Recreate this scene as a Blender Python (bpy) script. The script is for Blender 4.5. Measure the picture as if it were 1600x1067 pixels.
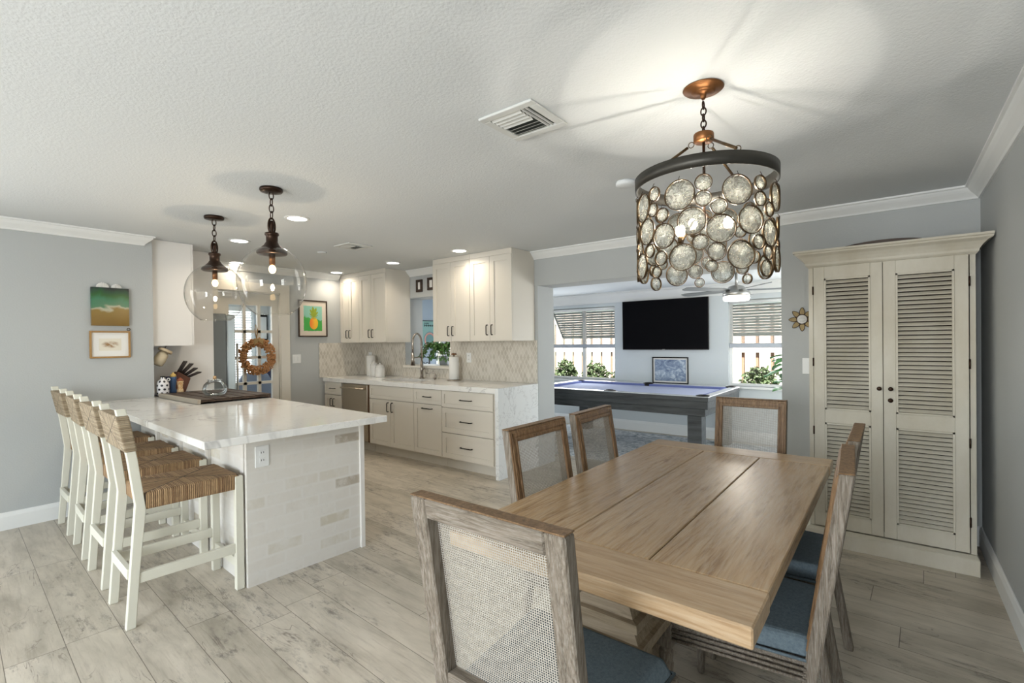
import bpy, math, random
from mathutils import Vector, Matrix
random.seed(7)
PI = math.pi
for o in list(bpy.data.objects): bpy.data.objects.remove(o)
SC = bpy.context.scene
C = SC.collection

# ---------------------------------------------------------------- camera
EYE = 1.3817
cam_d = bpy.data.cameras.new('camera'); cam = bpy.data.objects.new('camera', cam_d); C.objects.link(cam)
_F = Vector((-0.61593921, 0.78776387, -0.00685374)); _R = Vector((0.78777711, 0.61584651, -0.01184518)); _U = _R.cross(_F)
cam.matrix_world = Matrix(((_R.x, _U.x, -_F.x, 0), (_R.y, _U.y, -_F.y, 0), (_R.z, _U.z, -_F.z, EYE), (0, 0, 0, 1)))
cam_d.sensor_width = 36.0; cam_d.lens = 758.2 / 1600 * 36; cam_d.shift_y = 5.25 / 1600
cam_d.clip_start = 0.05; cam_d.clip_end = 100
SC.camera = cam
# ---------------------------------------------------------------- view, world, daylight
SC.view_settings.view_transform = 'Standard'; SC.view_settings.look = 'None'
SC.view_settings.gamma = 1.0; SC.view_settings.use_curve_mapping = False
SC.view_settings.exposure = 0.22
cy = SC.cycles
cy.use_denoising = True
cy.max_bounces = 8; cy.diffuse_bounces = 4; cy.glossy_bounces = 4; cy.transmission_bounces = 6; cy.transparent_max_bounces = 28
cy.sample_clamp_indirect = 4.0; cy.caustics_reflective = False; cy.caustics_refractive = False; cy.blur_glossy = 0.5
W = bpy.data.worlds.new('sky'); SC.world = W; W.use_nodes = True
wt = W.node_tree
sky = wt.nodes.new('ShaderNodeTexSky'); sky.sky_type = 'NISHITA'; sky.sun_disc = False
sky.sun_elevation = math.radians(48); sky.sun_rotation = math.radians(200)
wt.links.new(sky.outputs[0], wt.nodes['Background'].inputs[0]); wt.nodes['Background'].inputs[1].default_value = 0.35

def light(name, kind, loc, power, col=(1, 1, 1), size=None, rot=None, size_y=None, spread=None, radius=None, shape=None):
    d = bpy.data.lights.new(name, kind); d.energy = power; d.color = col
    if kind == 'AREA':
        d.shape = shape or ('RECTANGLE' if size_y else 'SQUARE'); d.size = size
        if size_y: d.size_y = size_y
        if spread: d.spread = spread
    if radius is not None: d.shadow_soft_size = radius
    o = bpy.data.objects.new(name, d); C.objects.link(o); o.location = loc
    if rot: o.rotation_euler = rot
    return o
XLW = -5.22
COOL = (0.93, 0.97, 1.0); WARM = (1.0, 0.80, 0.58)
sun = light('sun', 'SUN', (0, 12, 10), 30.0, (1.0, 0.96, 0.90), rot=(math.radians(30), 0, math.radians(20)))
sun.data.angle = 0.01
# daylight through the glass doors of the wall behind the camera and the other windows; unseen side windows are added fill
light('daylight_rear_doors', 'AREA', (-2.6, -3.22, 1.2), 52, COOL, 3.4, (PI/2, 0, 0), 2.0)
light('daylight_rear_window', 'AREA', (-0.5, -3.22, 1.35), 120, COOL, 1.2, (PI/2, 0, 0), 1.5)
light('fill_dining_left', 'AREA', (XLW, -1.45, 1.25), 48, COOL, 1.9, (0, -PI/2, 0), 1.7)  # unseen left window, added to brighten the right wall
light('daylight_games_left', 'AREA', (-6.22, 6.3, 1.05), 20, COOL, 0.9, (0, -PI/2, 0), 1.9)
light('fill_games_right', 'AREA', (1.72, 5.9, 1.3), 56, COOL, 1.2, (0, PI/2, 0), 2.0)  # unseen right-hand window, added for more light in the games room
light('daylight_games_window_a', 'AREA', (-4.02, 6.93, 1.1), 13, COOL, 1.1, (-PI/2, 0, 0), 0.7)
light('daylight_games_window_b', 'AREA', (-1.1, 6.93, 1.1), 13, COOL, 1.1, (-PI/2, 0, 0), 0.7)
light('daylight_study', 'AREA', (-9.2, 2.6, 1.6), 75, COOL, 1.4, (0, -PI/2, 0), 1.8)

# ---------------------------------------------------------------- materials
MATS = {}
def mat(name, col, rough=0.5, metal=0.0, spec=0.5, bump=None, var=None, trans=0.0, emit=None, coat=0.0, ior=None):
    """bump=(scale, strength, detail)  var=(scale, colour2, amount, stretch)"""
    if name in MATS: return MATS[name]
    m = bpy.data.materials.new(name); m.use_nodes = True; nt = m.node_tree; b = nt.nodes['Principled BSDF']
    b.inputs['Base Color'].default_value = (*col, 1); b.inputs['Roughness'].default_value = rough
    b.inputs['Metallic'].default_value = metal; b.inputs['Specular IOR Level'].default_value = spec
    b.inputs['Coat Weight'].default_value = coat
    if trans: b.inputs['Transmission Weight'].default_value = trans
    if ior: b.inputs['IOR'].default_value = ior
    if emit: b.inputs['Emission Color'].default_value = (*emit[0], 1); b.inputs['Emission Strength'].default_value = emit[1]
    if bump or var: tc = nt.nodes.new('ShaderNodeTexCoord')
    if var:
        mp = nt.nodes.new('ShaderNodeMapping'); mp.inputs['Scale'].default_value = var[3] if len(var) > 3 else (1, 1, 1)
        n = nt.nodes.new('ShaderNodeTexNoise'); n.inputs['Scale'].default_value = var[0]; n.inputs['Detail'].default_value = 6; n.inputs['Roughness'].default_value = .65
        nt.links.new(tc.outputs['Object'], mp.inputs[0]); nt.links.new(mp.outputs[0], n.inputs['Vector'])
        r = nt.nodes.new('ShaderNodeValToRGB'); r.color_ramp.elements[0].position = 0.5 - var[2] / 2; r.color_ramp.elements[1].position = 0.5 + var[2] / 2
        r.color_ramp.elements[0].color = (*var[1], 1); r.color_ramp.elements[1].color = (*col, 1)
        nt.links.new(n.outputs[0], r.inputs[0]); nt.links.new(r.outputs[0], b.inputs['Base Color'])
    if bump:
        n2 = nt.nodes.new('ShaderNodeTexNoise'); n2.inputs['Scale'].default_value = bump[0]; n2.inputs['Detail'].default_value = bump[2]
        bp = nt.nodes.new('ShaderNodeBump'); bp.inputs['Strength'].default_value = bump[1]; bp.inputs['Distance'].default_value = 0.01
        nt.links.new(tc.outputs['Object'], n2.inputs['Vector']); nt.links.new(n2.outputs[0], bp.inputs['Height']); nt.links.new(bp.outputs[0], b.inputs['Normal'])
    MATS[name] = m
    return m

class NG:
    """small helper for node materials"""
    def __init__(s, name):
        s.m = bpy.data.materials.new(name); s.m.use_nodes = True; s.nt = s.m.node_tree; s.b = s.nt.nodes['Principled BSDF']; MATS[name] = s.m
        s.tc = s.nt.nodes.new('ShaderNodeTexCoord'); s.out = s.nt.nodes['Material Output']
    def n(s, t, **k):
        x = s.nt.nodes.new('ShaderNode' + t)
        for a, v in k.items(): setattr(x, a, v)
        return x
    def link(s, a, b): s.nt.links.new(a, b)
    def setin(s, sock, v):
        if hasattr(v, 'links'): s.link(v, sock)
        elif isinstance(v, (tuple, list)) and len(v) == 3 and sock.type == 'RGBA': sock.default_value = (*v, 1)
        else: sock.default_value = v
    def math(s, op, a, b=None, c=None, clamp=False):
        x = s.n('Math', operation=op); x.use_clamp = clamp; s.setin(x.inputs[0], a)
        if b is not None: s.setin(x.inputs[1], b)
        if c is not None: s.setin(x.inputs[2], c)
        return x.outputs[0]
    def mix(s, f, a, b, mode='MIX'):
        x = s.n('Mix', data_type='RGBA', blend_type=mode); s.setin(x.inputs[0], f); s.setin(x.inputs[6], a); s.setin(x.inputs[7], b); return x.outputs[2]
    def ramp(s, f, *st):
        x = s.n('ValToRGB'); e = x.color_ramp.elements
        while len(e) < len(st): e.new(0.5)
        for i, (p, c) in enumerate(st): e[i].position = p; e[i].color = (*c, 1) if len(c) == 3 else c
        s.setin(x.inputs[0], f); return x.outputs[0]
    def g(s, f, lo, hi): return s.math('MULTIPLY_ADD', f, 1 / (hi - lo), -lo / (hi - lo), clamp=True)
    def noise(s, vec, scale, detail=4, rough=.6, w=None, dist=0.0):
        x = s.n('TexNoise'); x.inputs['Scale'].default_value = scale; x.inputs['Detail'].default_value = detail; x.inputs['Roughness'].default_value = rough; x.inputs['Distortion'].default_value = dist
        s.link(vec, x.inputs['Vector']); return x.outputs[0]
    def vec(s, x, y, z=0.0):
        v = s.n('CombineXYZ'); s.setin(v.inputs[0], x); s.setin(v.inputs[1], y); s.setin(v.inputs[2], z); return v.outputs[0]
    def sep(s, v):
        x = s.n('SeparateXYZ'); s.link(v, x.inputs[0]); return x.outputs
    def map(s, v, scale=(1, 1, 1), rot=(0, 0, 0), loc=(0, 0, 0)):
        x = s.n('Mapping'); x.inputs['Scale'].default_value = scale; x.inputs['Rotation'].default_value = rot; x.inputs['Location'].default_value = loc
        s.link(v, x.inputs[0]); return x.outputs[0]
    def bump(s, h, strength=.3, dist=.005):
        x = s.n('Bump'); x.inputs['Strength'].default_value = strength; x.inputs['Distance'].default_value = dist
        s.link(h, x.inputs['Height']); s.link(x.outputs[0], s.b.inputs['Normal'])
    def white(s, v):
        x = s.n('TexWhiteNoise', noise_dimensions='3D'); s.link(v, x.inputs[0]); return x.outputs

def floor_mat():
    g = NG('wood_look_tile'); P = g.map(g.tc.outputs['Object'], rot=(0, 0, math.radians(2.6)))
    x, y, _ = g.sep(P)
    row = g.math('DIVIDE', g.math('SUBTRACT', y, .342), .2)
    ri = g.math('FLOOR', row); rf = g.math('FRACT', row)
    off = g.white(g.vec(ri, 3.7, 0))[0]
    col = g.math('DIVIDE', g.math('ADD', x, g.math('MULTIPLY', off, 1.2)), 1.2)
    ci = g.math('FLOOR', col); cf = g.math('FRACT', col)
    rnd = g.white(g.vec(ri, ci, 1.0)); shift = g.n('VectorMath', operation='MULTIPLY_ADD')
    g.link(rnd[1], shift.inputs[0]); shift.inputs[1].default_value = (9, 9, 9); g.link(P, shift.inputs[2]); Q = shift.outputs[0]
    n1 = g.noise(g.map(Q, (2.0, 7, 1)), 1.2, 6, .62, dist=.4); n2 = g.noise(g.map(Q, (3.0, 40, 1)), 1.6, 5, .65); n3 = g.noise(g.map(Q, (5, 15, 1)), 1.7, 8, .78)
    c = g.ramp(n1, (.30, (.38, .34, .275)), (.45, (.50, .45, .37)), (.62, (.60, .54, .45)), (.8, (.64, .59, .50)))
    c = g.mix(g.math('MULTIPLY', g.g(n2, .52, .64), .30), c, (.30, .25, .20))
    blot = g.math('MULTIPLY', g.g(n3, .50, .64), g.g(g.noise(g.map(Q, (1, 2.2, 1)), 1.5, 4, .6), .50, .58))
    c = g.mix(g.math('MULTIPLY', blot, .85), c, (.17, .15, .13))
    ck = g.math('SUBTRACT', 1, g.g(g.math('ABSOLUTE', g.math('SUBTRACT', g.noise(g.map(Q, (1.0, 6, 1)), 1.1, 4, .55, dist=.9), .5)), .0, .006))
    c = g.mix(g.math('MULTIPLY', g.math('MULTIPLY', ck, g.g(g.noise(Q, 2.3, 2), .48, .56)), .75), c, (.14, .11, .09))
    c = g.mix(g.math('MULTIPLY', rnd[0], .55), c, g.mix(1.0, c, (.70, .69, .66), 'MULTIPLY'))
    ga = g.math('MAXIMUM', g.math('MAXIMUM', g.math('LESS_THAN', rf, .009), g.math('GREATER_THAN', rf, .995)), g.math('LESS_THAN', cf, .0028))
    c = g.mix(g.math('MULTIPLY', ga, .85), c, (.10, .08, .06))
    g.link(c, g.b.inputs['Base Color']); g.b.inputs['Roughness'].default_value = .38; g.b.inputs['Specular IOR Level'].default_value = .4
    g.bump(g.math('SUBTRACT', g.math('MULTIPLY', n3, .3), ga), .25, .002)
    return g.m
def wood_mat(name, dark, mid, light_, axis=1, rough=.45, scale=1.0, spec=.4, white=None, knots=True, per_object=False):
    g = NG(name); v = g.tc.outputs['Object']
    st = [(22, 1.6, 22), (1.6, 22, 22), (22, 22, 1.6)][{0: 1, 1: 0, 2: 2}[axis]]
    if per_object:
        oi = g.n('ObjectInfo'); add = g.n('VectorMath', operation='ADD'); g.link(v, add.inputs[0]); g.link(g.vec(g.math('MULTIPLY', oi.outputs['Random'], 31.0), 0, g.math('MULTIPLY', oi.outputs['Random'], 17.0)), add.inputs[1]); v = add.outputs[0]
    st = tuple(s * scale for s in st)
    w = g.noise(g.map(v, tuple(s * .12 for s in st)), 2.0, 3, .5)
    d = g.n('VectorMath', operation='ADD'); g.link(g.map(v, st), d.inputs[0]); g.link(g.vec(g.math('MULTIPLY', w, 5), g.math('MULTIPLY', w, 5), g.math('MULTIPLY', w, 5)), d.inputs[1])
    n = g.noise(d.outputs[0], 1.0, 7, .68); n2 = g.noise(g.map(v, tuple(s * .16 for s in st)), 1.3, 4, .6)
    c = g.ramp(n, (.36, dark), (.5, mid), (.64, light_))
    c = g.mix(g.math('MULTIPLY', g.g(n2, .45, .65), .45), c, mid)
    if white: c = g.mix(g.math('MULTIPLY', g.g(g.noise(g.map(v, tuple(s * 2.5 for s in st)), 1.0, 5, .7), .48, .6), white[1]), c, white[0])
    g.link(c, g.b.inputs['Base Color']); g.b.inputs['Roughness'].default_value = rough; g.b.inputs['Specular IOR Level'].default_value = spec
    g.bump(n, .25, .003)
    return g.m
def quartz_mat(name='veined_quartz', amt=.75, base=(.83, .82, .79), rough=.1, vein=(.45, .44, .43)):
    g = NG(name); v = g.tc.outputs['Object']
    w = g.noise(v, 1.1, 5, .6, dist=1.2)
    a = g.math('ABSOLUTE', g.math('SUBTRACT', w, .5)); ve = g.math('SUBTRACT', 1, g.g(a, .0, .018))
    w2 = g.noise(g.map(v, (1, 1, 1), loc=(4, 2, 7)), 2.6, 5, .65, dist=.8); v2 = g.math('SUBTRACT', 1, g.g(g.math('ABSOLUTE', g.math('SUBTRACT', w2, .52)), 0, .010))
    msk = g.g(g.noise(v, .9, 2), .40, .54)
    f = g.math('MULTIPLY', g.math('MAXIMUM', g.math('MULTIPLY', ve, msk), g.math('MULTIPLY', v2, .35)), amt)
    c = g.mix(f, g.mix(g.math('MULTIPLY', g.noise(v, 3, 4), .12), base, (.62, .61, .60)), vein)
    g.link(c, g.b.inputs['Base Color']); g.b.inputs['Roughness'].default_value = rough
    return g.m
def brick_white():
    g = NG('whitewashed_brick'); x, y, z = g.sep(g.tc.outputs['Object'])
    nrm = g.sep(g.tc.outputs['Normal']); sel = g.math('GREATER_THAN', g.math('ABSOLUTE', nrm[0]), .5)
    h = g.mix(sel, g.vec(x, 0), g.vec(y, 0)); hx = g.sep(h)[0]
    row = g.math('DIVIDE', z, .072); ri = g.math('FLOOR', row); rf = g.math('FRACT', row)
    col = g.math('ADD', g.math('DIVIDE', hx, .215), g.math('MULTIPLY', g.math('MODULO', ri, 2), .5)); ci = g.math('FLOOR', col); cf = g.math('FRACT', col)
    rnd = g.white(g.vec(ri, ci, 2.0))[0]
    ed = g.math('MULTIPLY', g.math('MULTIPLY', g.g(rf, .04, .16), g.math('SUBTRACT', 1, g.g(rf, .84, .96))), g.math('MULTIPLY', g.g(cf, .015, .05), g.math('SUBTRACT', 1, g.g(cf, .95, .985))))
    n = g.noise(g.tc.outputs['Object'], 7, 6, .7); n2 = g.noise(g.tc.outputs['Object'], 35, 5, .7)
    tan = g.ramp(rnd, (.0, (.66, .635, .59)), (.80, (.64, .61, .56)), (.90, (.56, .52, .43)), (.96, (.50, .45, .36)), (1.0, (.34, .29, .24)))
    f = g.math('MULTIPLY', ed, g.g(n, .32, .56))
    c = g.mix(f, (.67, .65, .61), tan)
    c = g.mix(g.math('MULTIPLY', g.g(n2, .55, .75), .22), c, (.45, .44, .41))
    g.link(c, g.b.inputs['Base Color']); g.b.inputs['Roughness'].default_value = .8
    g.bump(g.math('ADD', g.math('MULTIPLY', ed, .25), g.math('MULTIPLY', n2, .5)), .35, .003)
    return g.m
def rush_mat(name, w, d, axis, a, b):
    g = NG(name); v = g.tc.outputs['Object']; s = g.sep(v); X = s[0]
    Y = s[1] if axis == 'y' else g.math('SUBTRACT', s[2], .955)
    Yc = g.math('SUBTRACT', Y, .066) if axis == 'y' else Y
    sel = g.math('LESS_THAN', g.math('DIVIDE', g.math('ABSOLUTE', X), w), g.math('DIVIDE', g.math('ABSOLUTE', Yc), d))
    m = g.sep(g.mix(sel, g.vec(Y, 0), g.vec(X, 0)))[0]
    dd = g.math('ABSOLUTE', g.math('SUBTRACT', g.math('DIVIDE', g.math('ABSOLUTE', X), w), g.math('DIVIDE', g.math('ABSOLUTE', Yc), d)))
    st = g.math('ABSOLUTE', g.math('SINE', g.math('MULTIPLY', m, 360)))
    rn = g.white(g.vec(g.math('FLOOR', g.math('DIVIDE', m, .0065)), sel, 0))[0]
    c = g.mix(rn, a, b); c = g.mix(g.math('MULTIPLY', g.math('SUBTRACT', 1, g.g(st, 0, .5)), .7), c, tuple(q * .3 for q in a))
    c = g.mix(g.math('MULTIPLY', g.g(g.noise(v, 30, 4), .5, .65), .35), c, tuple(q * .55 for q in a))
    c = g.mix(g.math('LESS_THAN', dd, .022), c, (.03, .02, .012))
    c = g.mix(g.math('LESS_THAN', g.math('ABSOLUTE', X), .0035), c, (.03, .02, .012))
    g.link(c, g.b.inputs['Base Color']); g.b.inputs['Roughness'].default_value = .75; g.bump(st, .6, .004)
    return g.m
def cane_mat():
    g = NG('woven_cane'); x, y, z = g.sep(g.tc.outputs['Object']); p = .0062
    fx = g.math('ABSOLUTE', g.math('SUBTRACT', g.math('FRACT', g.math('DIVIDE', x, p)), .5))
    row = g.math('DIVIDE', z, p)
    fz = g.math('ABSOLUTE', g.math('SUBTRACT', g.math('FRACT', row), .5))
    hole = g.math('MULTIPLY', g.math('LESS_THAN', fx, .285), g.math('LESS_THAN', fz, .285))
    c = g.mix(g.noise(g.tc.outputs['Object'], 60, 3), (.24, .22, .19), (.43, .405, .36))
    g.link(c, g.b.inputs['Base Color']); g.b.inputs['Roughness'].default_value = .6
    g.link(g.math('SUBTRACT', 1, hole), g.b.inputs['Alpha'])
    return g.m
def thin_glass(name, tint=(1, 1, 1), facing=.22, rough=.0, seeds=None, haze=0.0, hazecol=(1, .95, .85)):
    g = NG(name); nt = g.nt; nt.nodes.remove(g.b)
    tr = g.n('BsdfTransparent'); tr.inputs[0].default_value = (*tint, 1); gl = g.n('BsdfGlossy'); gl.inputs['Roughness'].default_value = rough; gl.inputs[0].default_value = (1, 1, 1, 1)
    lw = g.n('LayerWeight'); lw.inputs['Blend'].default_value = facing or .5; mx = g.n('MixShader')
    g.link(g.math('MULTIPLY_ADD', lw.outputs['Fresnel'], .9, .0) if facing else g.math('MULTIPLY_ADD', g.math('POWER', lw.outputs['Facing'], 3.6), .75, .035), mx.inputs[0])
    if not facing: g.link(g.mix(g.math('POWER', lw.outputs['Facing'], 5.5), (*tint,), (.30, .29, .27)), tr.inputs[0])
    g.link(tr.outputs[0], mx.inputs[1]); g.link(gl.outputs[0], mx.inputs[2]); out = mx.outputs[0]
    if seeds:
        bp = g.n('Bump'); bp.inputs['Strength'].default_value = seeds[1]; bp.inputs['Distance'].default_value = .01
        g.link(g.noise(g.tc.outputs['Object'], seeds[0], 3, .6, dist=1.0), bp.inputs['Height']); g.link(bp.outputs[0], gl.inputs['Normal']); g.link(bp.outputs[0], lw.inputs['Normal'])
    if haze:
        df = g.n('BsdfTranslucent'); df.inputs[0].default_value = (*hazecol, 1); d2 = g.n('BsdfDiffuse'); d2.inputs[0].default_value = (*hazecol, 1)
        a1 = g.n('MixShader'); a1.inputs[0].default_value = .5; g.link(df.outputs[0], a1.inputs[1]); g.link(d2.outputs[0], a1.inputs[2])
        m2 = g.n('MixShader')
        hz = g.math('MULTIPLY_ADD', g.g(g.noise(g.tc.outputs['Object'], 45, 2, .5, dist=2.0), .40, .70), haze * .6, haze * .4)
        g.link(hz, m2.inputs[0]); g.link(out, m2.inputs[1]); g.link(a1.outputs[0], m2.inputs[2]); out = m2.outputs[0]
    g.link(out, g.out.inputs[0])
    return g.m
def sheer_mat():
    g = NG('sheer_shade_fabric'); nt = g.nt; nt.nodes.remove(g.b)
    tr = g.n('BsdfTransparent'); tr.inputs[0].default_value = (1, 1, 1, 1); df = g.n('BsdfDiffuse'); df.inputs[0].default_value = (.40, .42, .41, 1); tl = g.n('BsdfTranslucent'); tl.inputs[0].default_value = (.6, .62, .6, 1)
    a = g.n('MixShader'); a.inputs[0].default_value = .35; g.link(df.outputs[0], a.inputs[1]); g.link(tl.outputs[0], a.inputs[2])
    m = g.n('MixShader'); x, y, z = g.sep(g.tc.outputs['Object'])
    g.link(g.math('MULTIPLY_ADD', g.noise(g.map(g.tc.outputs['Object'], (1, 1, 60)), 2.5, 2), .22, .16), m.inputs[0]); g.link(tr.outputs[0], m.inputs[1]); g.link(a.outputs[0], m.inputs[2]); g.link(m.outputs[0], g.out.inputs[0])
    return g.m
def lantern_tile():
    g = NG('lantern_mosaic_tile'); P = g.tc.outputs['Object']; x, y, z = g.sep(P)
    nrm = g.sep(g.tc.outputs['Normal']); sel = g.math('GREATER_THAN', g.math('ABSOLUTE', nrm[0]), .5)
    h = g.sep(g.mix(sel, g.vec(x, 0), g.vec(y, 0)))[0]
    a = g.math('DIVIDE', h, .05); b = g.math('DIVIDE', z, .10)
    p1 = g.math('ABSOLUTE', g.math('SUBTRACT', g.math('FRACT', g.math('ADD', a, b)), .5)); p2 = g.math('ABSOLUTE', g.math('SUBTRACT', g.math('FRACT', g.math('SUBTRACT', a, b)), .5))
    gr = g.math('LESS_THAN', g.math('MINIMUM', p1, p2), .05)
    rn = g.white(g.vec(g.math('FLOOR', g.math('ADD', g.math('ADD', a, b), .5)), g.math('FLOOR', g.math('ADD', g.math('SUBTRACT', a, b), .5)), 0))[0]
    c = g.mix(rn, (.50, .46, .39), (.66, .62, .55)); c = g.mix(gr, c, (.72, .69, .63))
    g.link(c, g.b.inputs['Base Color']); g.b.inputs['Roughness'].default_value = .25; g.bump(gr, -.3, .002)
    return g.m
def rug_mat(name, a, b, c_, scale):
    g = NG(name); v = g.tc.outputs['Object']
    n = g.noise(v, scale, 6, .7, dist=2.0); n2 = g.noise(v, scale * 3, 5, .8)
    c = g.ramp(n, (.38, a), (.5, b), (.6, c_)); c = g.mix(g.math('MULTIPLY', g.g(n2, .5, .56), .5), c, c_)
    g.link(c, g.b.inputs['Base Color']); g.b.inputs['Roughness'].default_value = .95; g.b.inputs['Specular IOR Level'].default_value = .1
    return g.m

WALL = mat('grey_wall_paint', (.45, .467, .465), .85, spec=.25, bump=(90, .10, 3))
WALLP = mat('pale_grey_wall_paint', (.60, .64, .66), .85, spec=.25, bump=(90, .08, 3))
CEIL = mat('textured_ceiling_paint', (.69, .715, .725), .92, spec=.2, bump=(95, .22, 4))
TRIM = mat('white_trim_paint', (.78, .79, .78), .45)
TRIMC = mat('cream_trim_paint', (.70, .67, .60), .45)
FLOOR = floor_mat()
CAB = mat('cream_cabinet_paint', (.68, .64, .565), .42)
CABW = mat('white_panel_paint', (.74, .72, .69), .45)
QUARTZ = quartz_mat()
BRICK = brick_white()
TILE = lantern_tile()
BLACK = mat('black_metal', (.012, .011, .010), .4, .6)
DARKWOOD = wood_mat('dark_walnut', (.02, .012, .008), (.045, .027, .018), (.08, .05, .03), 0, .5)
STEEL = mat('brushed_steel', (.50, .49, .47), .32, 1.0)
DWSTEEL = mat('brushed_dishwasher_steel', (.52, .45, .36), .34, 1.0)
NICKEL = mat('satin_nickel', (.40, .36, .32), .3, 1.0)
BRONZE = mat('oil_rubbed_bronze', (.040, .022, .014), .36, .8)
RINGM = mat('dark_pewter', (.055, .052, .045), .42, .75)
GOLD = mat('antique_gold', (.24, .105, .04), .40, .9)
GOLDD = mat('aged_brass_edge', (.085, .055, .028), .38, .85)
GLOBE = thin_glass('clear_globe_glass', (.94, .93, .905), None)
DISC = thin_glass('seeded_disc_glass', (.95, .955, .92), .16, .08, (30, .25), .40, (.92, .93, .86))
JARG = thin_glass('jar_glass', (.93, .945, .94), .30, .0)
PANE = thin_glass('window_pane_glass', (.98, .99, .98), .12)
BULB = mat('lit_bulb', (1, .9, .7), .4, emit=((1.0, .66, .30), 9))
BULBC = mat('lit_chandelier_bulb', (1, .95, .85), .4, emit=((1.0, .84, .62), 40))
CANL = mat('lit_downlight', (1, .98, .95), .5, emit=((1.0, .96, .90), 9))
FANL = mat('lit_fan_globe', (1, .98, .9), .5, emit=((1.0, .94, .80), 5))
STOOLW = mat('ivory_stool_paint', (.67, .655, .56), .5)
RUSH = rush_mat('woven_rush_seat', .2, .22, 'y', (.20, .11, .05), (.46, .30, .155))
RUSHB = rush_mat('woven_rush_back', .2, .09, 'z', (.24, .18, .11), (.47, .38, .26))
OAKG = wood_mat('oak_window_lit', (.085, .068, .05), (.155, .128, .10), (.24, .205, .17), 2, .7, 5.0, .2, ((.44, .42, .38), .22), per_object=True)  # oak is brown; cool window light is painted in as grey, ceruse is real
OAKX = wood_mat('oak_window_lit_rail', (.085, .068, .05), (.155, .128, .10), (.24, .205, .17), 0, .7, 5.0, .2, ((.44, .42, .38), .22), per_object=True)  # same window-lit grey put into the rail oak
OAKB = wood_mat('brown_oak_molding', (.09, .05, .024), (.17, .10, .05), (.25, .155, .085), 2, .5, 4, .35)
CANE = cane_mat()
SLATE = mat('slate_blue_linen', (.15, .19, .215), .9, spec=.15, bump=(400, .25, 2), var=(120, (.10, .135, .16), .3))
TABLE = wood_mat('limed_pine_table', (.24, .14, .065), (.375, .245, .13), (.44, .305, .175), 1, .27, 2.4, .5, ((.50, .41, .30), .28), per_object=True)
TABLEX = wood_mat('limed_pine_breadboard', (.29, .18, .09), (.395, .27, .155), (.46, .33, .205), 0, .28, 2.4, .5, ((.50, .41, .30), .28), per_object=True)
PED = wood_mat('table_pedestal_wood', (.18, .135, .085), (.27, .21, .14), (.34, .27, .19), 0, .5, 3.0, .35)
ARM = mat('distressed_cream_paint', (.57, .54, .46), .6, var=(5, (.48, .44, .35), .35, (1, 1, .35)), bump=(40, .12, 4))
ARMD = mat('armoire_interior_shade', (.05, .04, .03), .9)
TVM = mat('tv_screen', (.003, .003, .004), .5, spec=.05)
POOLW = wood_mat('charcoal_wood', (.018, .020, .022), (.045, .050, .053), (.075, .080, .083), 0, .45, 1.0, .4)
FELT = mat('periwinkle_felt', (.42, .46, .62), .95, spec=.1)
FELTD = mat('periwinkle_cushion_felt', (.16, .19, .40), .95, spec=.1)
RAILW = mat('pale_rail_wood', (.50, .52, .55), .25)
RUGM = rug_mat('distressed_blue_grey_rug', (.22, .26, .29), (.48, .51, .53), (.74, .75, .75), 6.5)
LEAF = mat('green_leaf', (.06, .16, .035), .45, var=(14, (.10, .26, .05), .4))
LEAFB = mat('broad_green_leaf', (.04, .20, .05), .4, var=(6, (.16, .34, .14), .5))
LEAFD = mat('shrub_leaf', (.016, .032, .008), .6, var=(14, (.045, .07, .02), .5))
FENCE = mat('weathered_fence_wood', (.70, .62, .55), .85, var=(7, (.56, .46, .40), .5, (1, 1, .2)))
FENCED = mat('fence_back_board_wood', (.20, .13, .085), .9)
CORK = mat('brown_cork', (.58, .32, .14), .85, var=(40, (.32, .13, .045), .4))
BURLAP = mat('tan_burlap', (.40, .27, .12), .9)
CERW = mat('white_ceramic', (.80, .79, .76), .25)
PAPER = mat('white_paper', (.78, .77, .74), .9)
CONC = mat('grey_driveway', (.5, .48, .45), .9)

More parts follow.
